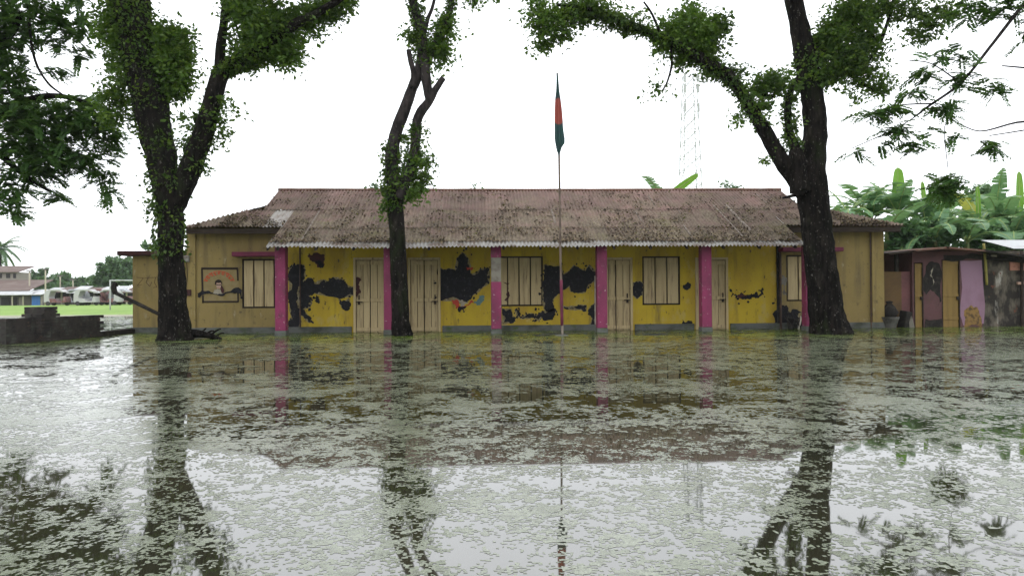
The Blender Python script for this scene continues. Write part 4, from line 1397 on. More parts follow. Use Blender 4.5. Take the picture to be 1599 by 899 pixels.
spD = spray_leaves([(30, 30, 60, 40, 190), (90, 20, 55, 36, 150), (110, 60, 36, 30, 80), (10, 90, 40, 50, 150), (20, 160, 50, 50, 260), (70, 190, 60, 40, 280), (20, 230, 45, 50, 230), (90, 235, 50, 36, 180),
                    (15, 300, 34, 34, 110), (60, 260, 40, 30, 120), (130, 180, 45, 36, 210), (165, 215, 26, 40, 110), (120, 250, 34, 24, 80), (155, 275, 20, 26, 46), (170, 300, 14, 14, 14), (85, 305, 22, 12, 26), (30, 330, 14, 10, 20),
                    (88, 110, 18, 14, 18), (-60, 100, 80, 80, 250), (-70, 240, 70, 60, 200), (-20, 0, 60, 60, 160), (60, -80, 120, 60, 260), (-100, -60, 120, 90, 260), (-200, 100, 80, 90, 160), (-150, -200, 140, 80, 240)], YTD, 0.46, 0.125)
leaves_obj('crown', *spD, M['leaf_spray'], tD)

# ---- tree E: sprays reaching in from the right
be = onZ(1800, 526)
YTE = be.y
tE = thing('overhanging_tree', (be.x, YTE, 0), 'light-limbed tree whose thin drooping bough hangs in over the pink outhouse', 'tree', None)
limb([(1800, 560, 70), (1800, 520, 52), (1790, 400, 44), (1775, 250, 40), (1765, 100, 36), (1760, -60, 28), (1750, -220, 16)], YTE, 'trunk', M['bark'], tE, 16, 0.12)
limb([(1768, 60, 20), (1710, -90, 14), (1650, -50, 9), (1600, 5, 6), (1545, 75, 5), (1500, 130, 4.5), (1450, 166, 3.5), (1425, 185, 2)], YTE - 0.1, 'branch', M['bark_grey'], tE, 8, 0.08)
limb([(1770, 180, 14), (1700, 130, 8), (1640, 110, 5), (1599, 106, 3), (1565, 103, 2)], YTE - 0.1, 'branch', M['bark_grey'], tE, 8, 0.08)
limb([(1750, -120, 16), (1650, -120, 12), (1540, -60, 8), (1470, -20, 5)], YTE - 0.1, 'branch', M['bark_grey'], tE, 8, 0.08)
limb([(1765, 250, 12), (1680, 200, 6), (1600, 190, 3.5), (1530, 205, 2), (1478, 190, 1.5), (1480, 262, 1.2)], YTE - 0.1, 'twig', M['bark_grey'], tE, 6, 0.05)
limb([(1640, 196, 3), (1590, 205, 2), (1545, 212, 1.5)], YTE - 0.1, 'twig', M['bark_grey'], tE, 6, 0.05)
limb([(1500, 130, 3), (1455, 100, 2), (1420, 95, 1.4)], YTE - 0.1, 'twig', M['bark_grey'], tE, 6, 0.05)
limb([(1455, 162, 2.5), (1400, 165, 2), (1350, 180, 1.4)], YTE - 0.1, 'twig', M['bark_grey'], tE, 6, 0.05)
limb([(1440, 175, 2), (1400, 200, 1.6), (1330, 232, 1.2)], YTE - 0.1, 'twig', M['bark_grey'], tE, 6, 0.05)
spE = spray_leaves([(1480, 85, 30, 14, 34), (1445, 115, 22, 14, 24), (1500, 120, 28, 18, 26), (1480, 165, 26, 14, 30), (1425, 145, 16, 14, 16), (1390, 170, 28, 10, 34), (1360, 175, 20, 10, 18), (1400, 205, 30, 14, 36), (1425, 225, 22, 12, 22),
                    (1335, 235, 16, 7, 10), (1375, 225, 10, 8, 6), (1548, 135, 15, 18, 20), (1546, 224, 18, 15, 24), (1487, 212, 14, 7, 8), (1480, 288, 24, 20, 60), (1470, 300, 16, 12, 20),
                    (1520, 20, 40, 18, 40), (1570, 12, 30, 16, 34), (1600, 60, 20, 30, 10), (1560, -60, 90, 50, 110), (1680, 0, 80, 80, 130), (1760, -150, 130, 80, 240), (1700, 150, 50, 60, 60), (1820, 50, 90, 90, 150)], YTE - 0.1, 0.42, 0.10, 1.2)
leaves_obj('crown', *spE, M['leaf_spray'], tE)


# ---- unseen trees added behind the camera so the verandah walls darken
bank = [(-30, -43, 12.5), (-22, -46, 14), (-13.5, -42, 13), (-5, -45, 14.5), (4, -43, 13), (12.5, -46, 14), (21, -42, 13), (30, -45, 14)]
shade_tree_labels = ['unseen tree added at one end of the row behind the camera', 'unseen tree added second in the row behind the camera', 'unseen tree added opposite the annexe behind the camera',
               'tallest unseen tree added opposite the slender tree', 'unseen tree added opposite the flagpole behind the camera', 'unseen tree added opposite the massive tree behind the camera',
               'unseen tree added opposite the outhouse behind the camera', 'unseen tree added at the far end of the row past the outhouse']
for (bx, by, bh), bl_ in zip(bank, shade_tree_labels):
    gz = ground_z(bx, by)
    t = thing('added_shade_tree', (bx, by, gz), bl_, 'tree', 'unseen trees added behind the camera')
    MB().tube([(bx, by, gz - 0.1), (bx + 0.2, by, gz + 3), (bx, by, bh * 0.7)], [0.4, 0.3, 0.12], 10, 0.1).build('trunk', M['bark'], t, True)
    nlv = 5200
    d = unit(rng.normal(size=(nlv, 3))) * rng.random((nlv, 1)) ** 0.4
    C = d * np.array([5.0, 3.2, (bh - 1.5) / 2]) + np.array([bx, by, (bh + 1.5) / 2])
    A = unit(rng.normal(size=(nlv, 3)))
    Sx = unit(np.cross(A, rng.normal(size=A.shape)))
    Ll = rng.uniform(0.3, 0.6, nlv)
    leaves_obj('crown', C, A, Sx, Ll, Ll * 0.6, M['leaf'], t)


# ================================================================== OUTHOUSE AT THE RIGHT
def toilet_block():
    Y0 = 0.25
    t = thing('outhouse', (onY(1500, 500, Y0).x, Y0 + 0.8, 0), 'decaying pink-and-black outhouse with narrow yellow doors beside the right wing', 'outhouse')

    def R_(x0, y0, x1, y1, Y=None): return px_rect(x0, y0, x1, y1, Y0 if Y is None else Y)
    a = R_(1425, 398, 1640, 545)
    zt = onY(1500, 392, Y0).z
    d1, d2 = R_(1425, 410, 1442, 545), R_(1471, 405, 1499, 545)
    d1 = (a[0] + 0.05, d1[1], -0.3, d1[3])
    d2 = (d2[0], d2[1], -0.3, d2[3])
    mwall = layered('flaking_pink_plaster', (0.12, 0.058, 0.06), [((0.085, 0.045, 0.045), 2, 0.4, 0.7), ((0.10, 0.06, 0.05), (6, 6, 3), 0.6, 0.7)], 0.9, (25, 0.4, 0.006))
    mpink = layered('lilac_paint', (0.27, 0.165, 0.225), [((0.22, 0.125, 0.17), (2, 2, 1), 0.45, 0.7)], 0.8, (25, 0.3, 0.004))
    mdoor = layered('mustard_door', (0.23, 0.15, 0.045), [((0.17, 0.11, 0.035), (8, 8, 1), 0.45, 0.7)], 0.75)
    xe_ = a[1]
    xb = R_(1534, 400, 1540, 500)[0]
    wall_open(a[0], xb, -0.34, zt, [d1, d2], Y0).build('front_wall', mwall, t)
    mdirty = layered('soot_streaked_wall', (0.15, 0.13, 0.10), [((0.03, 0.026, 0.022), (2.2, 2.2, 1.2), 0.40, 0.55), ((0.35, 0.33, 0.29), (3, 3, 1), 0.62, 0.72), ((0.15, 0.06, 0.04), (5, 5, 5), 0.64, 0.7)], 0.95, (20, 0.5, 0.008))
    MB().box(xb + 0.002, xe_, Y0 + 0.02, Y0 + 0.18, -0.34, zt).build('side_bay_wall', mdirty, t)
    MB().box(a[0], a[0] + 0.16, Y0 + 0.17, Y0 + 1.8, -0.34, zt).build('end_wall', mwall, t)
    MB().box(a[0] + 0.17, xe_, Y0 + 1.64, Y0 + 1.8, -0.34, zt).build('back_wall', mwall, t)
    MB().box(a[0] + 0.17, xb, Y0 + 0.5, Y0 + 0.55, -0.34, zt - 0.1).build('inner_dark_wall', M['gap'], t)
    for i, d in enumerate((d1, d2)):
        x0, x1, z0, z1 = d
        dm = MB().box(x0 + 0.03, x1 - 0.03, Y0 + 0.03, Y0 + 0.07, z0, z1 - 0.03)
        for zc in (0.25, 0.95, z1 - 0.1): dm.box(x0 + 0.031, x1 - 0.031, Y0 + 0.012, Y0 + 0.029, zc - 0.04, zc + 0.04)
        dd = dm.build('door', mdoor, t, False, 0.004)
        MB().box(x1 - 0.10, x1 - 0.02, Y0 - 0.02, Y0 + 0.011, 0.82, 0.92).build('bolt', M['gap'], dd)
        MB().box(x0, x0 + 0.028, Y0 - 0.01, Y0 + 0.08, z0, z1).build('jamb', M['wood_dark'], dd)
        MB().box(x1 - 0.028, x1, Y0 - 0.01, Y0 + 0.08, z0, z1).build('jamb', M['wood_dark'], dd)

    def tp(pts, mat, seed, y=-0.004, name='paint_patch', depth=2, amp=0.12):
        P = frac([F(*p, Y0) for p in pts], depth, amp, seed)
        tri = tessellate_polygon([[Vector((p.x, p.y, 0)) for p in P]])
        fs = []
        for q in tri:
            a_, b2, c2 = (P[k] for k in q)
            cr = (b2.x - a_.x) * (c2.y - a_.y) - (b2.y - a_.y) * (c2.x - a_.x)
            fs.append(tuple(q) if cr > 0 else tuple(reversed(q)))
        MB().add([(p.x, Y0 + y, p.y) for p in P], fs).build(name, mat, t)
    tp([(1499, 407), (1533, 406), (1535, 440), (1538, 475), (1536, 505), (1504, 508), (1498, 490)], mpink, 3, depth=1, amp=0.05)
    tp([(1505, 485), (1512, 480), (1516, 476), (1520, 480), (1526, 479), (1530, 492), (1532, 510), (1505, 510), (1507, 498)], layered('mould_ochre', (0.25, 0.15, 0.05), [((0.09, 0.06, 0.03), 8, 0.45, 0.6)], 0.9), 5, -0.007, 'stain_and_shade')
    tp([(1446, 415), (1456, 408), (1468, 415), (1470, 470), (1464, 478), (1458, 455), (1452, 452), (1446, 460)], M['soot'], 6, -0.004, 'stain_and_shade', 2, 0.25)
    tp([(1452, 430), (1457, 418), (1459, 440), (1454, 448)], M['white_p'], 7, -0.007, 'stain_and_shade', 2, 0.25)
    tp([(1445, 498), (1470, 497), (1471, 518), (1444, 518)], M['soot'], 8, -0.004, 'stain_and_shade')
    tp([(1473, 398), (1533, 398), (1533, 405), (1500, 408), (1473, 404)], M['soot'], 9, -0.004, 'stain_and_shade')  # dark strip that paints the roof's shade on the wall top
    # roofs: dark patched sheets, each its own piece
    y0r, y1r = Y0 - 0.55, Y0 + 1.95
    for k, (xa, xb2, za, zb, mt) in enumerate(((1388, 1430, 395, 390, 'wood_dark'), (1427, 1482, 390, 385, 'tin_rust'), (1478, 1540, 385, 390, 'tin_rust'), (1537, 1600, 389, 399, 'soot'), (1596, 1650, 397, 403, 'soot'))):
        A_, B_ = onY(xa, za, y0r), onY(xb2, zb, y0r)
        th = 0.05
        MB().add([(A_.x, y0r, A_.z - th), (B_.x, y0r, B_.z - th), (B_.x, y1r, B_.z + 0.05 - th), (A_.x, y1r, A_.z + 0.05 - th), (A_.x, y0r, A_.z), (B_.x, y0r, B_.z), (B_.x, y1r, B_.z + 0.05), (A_.x, y1r, A_.z + 0.05)],
                 [(0, 3, 2, 1), (4, 5, 6, 7), (0, 1, 5, 4), (1, 2, 6, 5), (2, 3, 7, 6), (3, 0, 4, 7)]).build('roof_sheet', M[mt], t)
    A_, B_ = onY(1572, 389, Y0 + 0.3), onY(1660, 389, Y0 + 0.3)
    MB().add([(A_.x, Y0 + 0.0, A_.z), (B_.x, Y0 + 0.0, A_.z), (B_.x + 0.3, Y0 + 2.2, A_.z + 0.42), (A_.x + 0.5, Y0 + 2.2, A_.z + 0.42)], [(0, 1, 2, 3)]).build('roof_sheet', M['tin_white'], t)
    # posts and beam
    pm = layered('bamboo', (0.25, 0.22, 0.05), [((0.1, 0.08, 0.03), 6, 0.5, 0.7)], 0.6)
    A_ = onY(1536, 380, Y0 - 0.05)
    B_ = onY(1541, 445, Y0 - 0.05)
    MB().tube([A_, (A_ + B_) / 2 + Vector((0.01, 0, 0)), B_], [0.035, 0.04, 0.035], 8, 0.06).build('bamboo_post', pm, t, True)
    A_ = onY(1596, 520, Y0 - 0.1)
    MB().tube([(A_.x, Y0 - 0.1, -0.34), (A_.x + 0.02, Y0 - 0.1, zt)], [0.05, 0.045], 8, 0.08).build('post', M['wood_dark'], t, True)
    A_, B_ = onY(1540, 402, Y0 - 0.08), onY(1640, 412, Y0 - 0.08)
    MB().tube([A_, B_], [0.06, 0.05], 8, 0.1).build('beam', M['soot'], t, True)
    r = R_(1577, 405, 1630, 422, Y0 - 0.02)
    MB().box(r[0], r[1], Y0 - 0.03, Y0 + 0.018, r[2], r[3]).build('rag', layered('salmon_rag', (0.42, 0.2, 0.14), [((0.25, 0.12, 0.08), 8, 0.5, 0.7)], 0.9), t)
    r = R_(1548, 398, 1556, 402, Y0 - 0.1)
    MB().box(r[0], r[1], Y0 - 0.12, Y0 - 0.07, r[2], r[3]).build('tag', M['white_p'], t)
    r = R_(1589, 440, 1630, 444, Y0 - 0.1)
    MB().box(r[0], r[1], Y0 - 0.12, Y0 - 0.05, r[2], r[3]).build('shelf', M['skin_p'], t)
    # wall linking it to the school
    YL = Y0 + 0.10
    l = px_rect(1379, 424, 1425, 540, YL)
    lw = thing('link_wall', ((l[0] + l[1]) / 2, YL, 0), 'short brown wall closing the gap between right wing and outhouse', 'wall')
    xj = px_rect(1408, 424, 1410, 540, YL)[0]
    MB().box(WR1 + 0.01, xj, YL, YL + 0.12, -0.34, l[3]).build('panel', layered('brown_ochre', (0.13, 0.08, 0.035), [((0.09, 0.055, 0.03), 2, 0.4, 0.7)], 0.9), lw)
    MB().box(xj + 0.002, a[0] - 0.01, YL + 0.003, YL + 0.12, -0.34, l[3]).build('panel', layered('dull_rose', (0.17, 0.075, 0.075), [((0.10, 0.05, 0.05), 2, 0.4, 0.7)], 0.9), lw)
    A_ = onY(1400, 410, YL + 0.06)
    MB().box(A_.x - 0.05, A_.x + 0.05, YL + 0.02, YL + 0.10, l[3] + 0.002, zt - 0.06).build('post', M['soot'], lw)
    # heap at its foot
    hp = onY(1388, 500, YL - 0.3)
    o = thing('basin', (hp.x, YL - 0.3, 0), 'pale chipped basin at the foot of the link wall', 'basin')
    MB().lathe((hp.x, YL - 0.3, -0.3), [(0.16, 0), (0.19, 0.3), (0.26, 0.52), (0.30, 0.62), (0.28, 0.625), (0.24, 0.53), (0.1, 0.45)], 18).build('bowl', M['concrete'], o, True)
    MB().lathe((hp.x, YL - 0.3, -0.34), [(0.22, 0), (0.22, 0.045), (0.17, 0.06)], 18).build('foot', M['concrete'], o, True)
    o = thing('black_sack', (hp.x, YL - 0.3, 0.25), 'black sack slumped in the pale basin', 'sack')
    MB().lathe((hp.x + 0.02, YL - 0.3, 0.2), [(0.1, 0), (0.22, 0.1), (0.24, 0.25), (0.16, 0.42), (0.07, 0.52), (0.10, 0.58), (0.03, 0.60)], 18, 1, 1, 0.6).build('bag', M['soot'], o, True)
    MB().lathe((hp.x + 0.02, YL - 0.3, 0.70), [(0.075, 0), (0.085, 0.015), (0.075, 0.03)], 12).build('tie', M['wood_dark'], o, True)
    q = onY(1412, 505, YL - 0.25)
    o = thing('rubble_block', (q.x, YL - 0.25, 0), 'dark broken block leaning beside the pale basin', 'rubble')
    MB().obox((q.x, YL - 0.25, 0.12), (0.22, 0.3, 0.75), 0.2, 0.1, 0.12).build('slab', M['soot'], o, False, 0.02)
    MB().obox((q.x + 0.17, YL - 0.3, 0.05), (0.14, 0.24, 0.6), -0.3, 0.0, -0.2).build('chunk', M['bare'], o, False, 0.02)
    return Y0


YOUT = toilet_block()

# heap under the right wing's window
q = onY(1243, 505, -0.35)
o = thing('brushwood_heap', (q.x, -0.35, 0), 'dark brushwood heap under the right wing window with pale sticks', 'brushwood')
rs = random.Random(3)
for k in range(16):
    a, b_ = rs.uniform(-0.35, 0.35), rs.uniform(-0.35, 0.35)
    MB().tube([(q.x + a, -0.35 + rs.uniform(-0.15, 0.15), -0.3), (q.x + (a + b_) / 2, -0.3 + rs.uniform(-0.15, 0.1), 0.1 + rs.uniform(0, 0.15)), (q.x + b_, -0.3, rs.uniform(0.2, 0.5))],
              [0.03, 0.024, 0.012], 6, 0.1).build('stick', M['pale_pipe'] if k == 3 else M['soot'], o, True)
# fallen branch beside the ivy-clad tree
fb = onZ(322, 527)
o = thing('fallen_branch', (fb.x, fb.y, 0), 'fallen dark branch in the water beside the ivy-clad tree', 'branch')
MB().tube([onZ(292, 522, 0.12), onZ(312, 523, 0.1), onZ(330, 526, 0.05), onZ(345, 529, 0.0)], [0.06, 0.06, 0.045, 0.03], 8, 0.2).build('stem', M['bark'], o, True)
for (x0, y0, x1, y1) in ((312, 523, 322, 512), (326, 525, 345, 513), (335, 526, 350, 520), (318, 524, 334, 516)):
    A_ = onZ(x0, y0, 0.08)
    B_ = onY(x1, y1, A_.y)
    MB().tube([A_, (A_ + B_) / 2 + Vector((0.03, 0, 0.04)), B_], [0.03, 0.025, 0.012], 6, 0.2).build('twig', M['bark'], o, True)


# ================================================================== BANANAS AND BACKGROUND GREENERY
def banana_leaf(base, direc, length, width, arch, mat, parent, seed, tears=0.72, pw=0.6):
    rd = random.Random(seed)
    d = Vector(direc).normalized()
    side = d.cross(Vector((0, 0, 1)))
    if arch < 0.1 or side.length < 1e-3: side = Vector((1, 0.15, 0)) - d * d.dot(Vector((1, 0.15, 0)))
    side.normalize()
    n = 16
    pts = []
    p = Vector(base)
    dirv = d.copy()
    st = length / n
    for i in range(n + 1):
        pts.append(p.copy())
        dirv = (dirv + Vector((0, 0, -arch / n * (0.4 + i / n * 1.2)))).normalized()
        p = p + dirv * st
    m = MB()
    vs, fs = [], []
    for s in (-1, 1):
        base_i = None
        drop = 0.0
        for i in range(2, n):
            t0, t1 = i / n, (i + 1) / n
            def wd(t): return width * 0.5 * (max(0.0, math.sin(math.pi * min(1, (t - 0.10) / 0.9) ** 0.75)) ** pw)
            if rd.random() < tears: drop = rd.uniform(0.0, 0.5)
            g = 0.0 if rd.random() > tears else st * 0.12
            a, b_ = pts[i], pts[i + 1]
            tn = (b_ - a).normalized()
            up = side.cross(tn)
            o0 = side * s * wd(t0) * (1 - 0.3 * drop) + up * (0.18 - drop) * wd(t0)
            o1 = side * s * wd(t1) * (1 - 0.3 * drop) + up * (0.18 - drop) * wd(t1)
            k = len(vs)
            vs += [a, b_, b_ + o1 + tn * st * 0.15, a + o0 + tn * (st * 0.15 + g)]
            fs.append((k, k + 1, k + 2, k + 3) if s > 0 else (k + 3, k + 2, k + 1, k))
    m.add(vs, fs)
    lf = m.build('leaf', mat, parent)
    MB().tube(pts, [0.028 * (1 - 0.8 * i / n) + 0.004 for i in range(n + 1)], 5, sub=1).build('midrib', M['rib'], lf, True)
    return lf


def banana(px, py, Y, nl, seed, label, upright=None, scale=1.0, yellow=False):
    c = onY(px, py, Y)
    gz = ground_z(c.x, Y)
    rd = random.Random(seed)
    t = thing('banana_plant', (c.x, Y, gz), label, 'banana plant', 'banana plants behind the buildings')
    MB().tube([(c.x + rd.uniform(-.2, .2), Y, gz - 0.05), (c.x, Y, (gz + c.z) / 2), c], [0.16, 0.13, 0.07], 10, 0.06).build('stem', M['stem'], t, True)
    a0 = rd.uniform(0, 6.28)
    for i in range(nl):
        a = a0 + i * 2.4 + rd.uniform(-0.3, 0.3)
        el = rd.uniform(0.35, 1.25)
        d = (math.cos(a) * math.cos(el), math.sin(a) * math.cos(el), math.sin(el))
        banana_leaf(c + Vector((0, 0, -0.1 * rd.random())), d, rd.uniform(1.7, 2.6) * scale, rd.uniform(0.6, 0.85) * scale, rd.uniform(1.2, 2.4), M['banana_yel'] if (yellow and i == 2) else M['banana'], t, seed * 50 + i)
    if upright:
        for (ux, uy, wpx) in upright:
            q = onY(ux, uy, Y - 0.05)
            L = (q - c).length
            banana_leaf(c, (q - c), L / 0.97, wpx / FOC * (Y - EYE.y), 0.06, M['banana_new'], t, seed * 50 + 40, 0.0, 0.28)
    return t


BL = [(1401, 335, 8.5, 8, 'banana plant with one broad upright young leaf by the right wing roof', [(1402, 264, 23)], 1.0, False),
      (1592, 345, 8.2, 7, 'banana plant with a tall upright young leaf behind the white tin sheet', [(1591, 270, 15)], 1.0, False),
      (1325, 335, 8.0, 8, 'banana plant whose leaves top the right wing roof beside the massive tree trunk', None, 0.9, False),
      (1362, 345, 9.0, 8, 'banana plant with drooping leaves just behind the right wing roof corner', None, 1.0, False),
      (1446, 350, 8.0, 9, 'banana plant with wide drooping leaves above the outhouse doors', [(1440, 285, 10)], 1.05, False),
      (1490, 360, 9.0, 9, 'banana plant with dense dark leaves behind the rusty outhouse roof', None, 1.1, False),
      (1528, 350, 8.0, 8, 'banana plant with one yellowed leaf above the lilac outhouse panel', [(1526, 292, 10)], 1.0, True),
      (1562, 365, 7.6, 8, 'banana plant with low spreading leaves behind the bamboo post', None, 1.0, False),
      (1415, 395, 7.0, 8, 'short banana plant filling the gap above the link wall', None, 0.9, False),
      (1640, 350, 8.6, 8, 'banana plant growing on past the soot-streaked bay', None, 1.0, False),
      (1470, 335, 10.0, 9, 'banana plant with a leaning leaf fan over the outhouse centre', None, 1.05, False),
      (1510, 375, 6.4, 9, 'low banana plant whose broad leaves brush the rusty outhouse roof', None, 0.95, False),
      (1460, 372, 6.2, 9, 'low banana plant with arching leaves over the first outhouse door', None, 0.95, False),
      (1385, 362, 6.6, 9, 'banana plant with arching leaves tight against the right wing end', None, 1.0, False),
      (1582, 372, 6.6, 9, 'low banana plant with broad leaves beside the white tin sheet', None, 1.0, False),
      (1345, 322, 9.5, 8, 'banana plant with a flat leaf fan rising above the right wing hip', None, 0.95, False),
      (1555, 335, 10.5, 9, 'banana plant with tall leaf fan between the two upright young leaves', None, 1.1, False),
      (1036, 312, 9.5, 7, 'banana plant peeping over the school ridge with one bright leaf', [(1088, 272, 12)], 0.75, False)]
for i, (px, py, Y, nl, lab, up, sc, ye) in enumerate(BL):
    banana(px, py, Y, nl, 10 + i, lab, up, sc, ye)


def bush_tree(name, label, px, py, Y, clumps, n_sz, mat, cat='tree', group=None, trunk_px=8):
    c = onY(px, py, Y)
    gz = ground_z(c.x, Y)
    t = thing(name, (c.x, Y, gz), label, cat, group)
    s = (Y - EYE.y) / FOC
    r = trunk_px * s / 2
    MB().tube([(c.x, Y, gz - 0.1), (c.x + r, Y, (gz + c.z) / 2), c], [r * 1.2, r, r * 0.4], 8, 0.1).build('trunk', M['bark_grey'], t, True)
    for k in range(4):
        a = k * 1.7
        MB().tube([(c.x + r * 0.5, Y, gz + (c.z - gz) * 0.55), c + Vector((math.cos(a), math.sin(a), 0.4)) * (clumps[0][2] * s * 0.6)], [r * 0.5, r * 0.2], 6).build('branch', M['bark_grey'], t, True)
    old = clump_leaves(clumps, Y, n_sz)
    leaves_obj('crown', *old, mat, t)
    return t


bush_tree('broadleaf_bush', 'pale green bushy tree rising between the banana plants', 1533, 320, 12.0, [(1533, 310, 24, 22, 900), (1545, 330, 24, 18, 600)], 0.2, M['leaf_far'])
bush_tree('broadleaf_bush', 'dense dark green thicket below the banana leaves by the outhouse roof', 1430, 380, 6.6, [(1420, 372, 34, 26, 1500), (1460, 372, 34, 26, 1500), (1395, 400, 18, 20, 500)], 0.2, M['thicket'])
bush_tree('broadleaf_bush', 'leafy thicket spreading behind the soot-streaked bay and white sheet', 1560, 385, 6.9, [(1540, 376, 36, 20, 1400), (1590, 372, 36, 22, 1500), (1640, 376, 40, 26, 1200)], 0.2, M['thicket'])
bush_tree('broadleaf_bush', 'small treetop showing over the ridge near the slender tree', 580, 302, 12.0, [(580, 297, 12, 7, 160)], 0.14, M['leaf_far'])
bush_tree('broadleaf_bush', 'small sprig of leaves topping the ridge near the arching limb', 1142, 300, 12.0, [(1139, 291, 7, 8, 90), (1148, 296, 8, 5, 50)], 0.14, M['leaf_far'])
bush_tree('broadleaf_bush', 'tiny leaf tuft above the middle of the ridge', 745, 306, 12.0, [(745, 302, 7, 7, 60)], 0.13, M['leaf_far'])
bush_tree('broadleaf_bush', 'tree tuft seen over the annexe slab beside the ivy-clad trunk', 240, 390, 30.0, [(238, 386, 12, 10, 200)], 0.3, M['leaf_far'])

# ------------------------------------------------ far side of the field, left
YF = 68.0
MF = {'cream_wall': layered('far_cream_wall', (0.27, 0.24, 0.22), [((0.28, 0.25, 0.22), 0.7, 0.45, 0.65)], 0.9),
      'grey_wall': layered('far_grey_wall', (0.16, 0.14, 0.14), [((0.09, 0.08, 0.08), 1.0, 0.45, 0.65)], 0.9),
      'dark': layered('far_dark_opening', (0.045, 0.04, 0.045), [], 0.9),
      'blue': layered('blue_shutter', (0.035, 0.12, 0.36), [((0.06, 0.18, 0.42), (3, 3, 0.5), 0.5, 0.7)], 0.6),
      'red_tin': layered('far_red_tin', (0.115, 0.08, 0.07), [((0.16, 0.125, 0.11), 0.8, 0.45, 0.7)], 0.8),
      'post': layered('far_post', (0.42, 0.38, 0.30), [], 0.8)}


def fbox(name, r, Y, depth, mat, parent, bev=0):
    return MB().box(r[0], r[1], Y, Y + depth, r[2], r[3]).build(name, mat, parent)


def slope_roof(x0, x1, Y0, z0, Y1, z1, mat, parent, name='roof', th=0.06):
    return MB().add([(x0, Y0, z0), (x1, Y0, z0), (x1, Y1, z1), (x0, Y1, z1), (x0, Y0, z0 - th), (x1, Y0, z0 - th), (x1, Y1, z1 - th), (x0, Y1, z1 - th)],
                    [(0, 1, 2, 3), (7, 6, 5, 4), (0, 4, 5, 1), (1, 5, 6, 2), (2, 6, 7, 3), (3, 7, 4, 0)]).build(name, mat, parent)


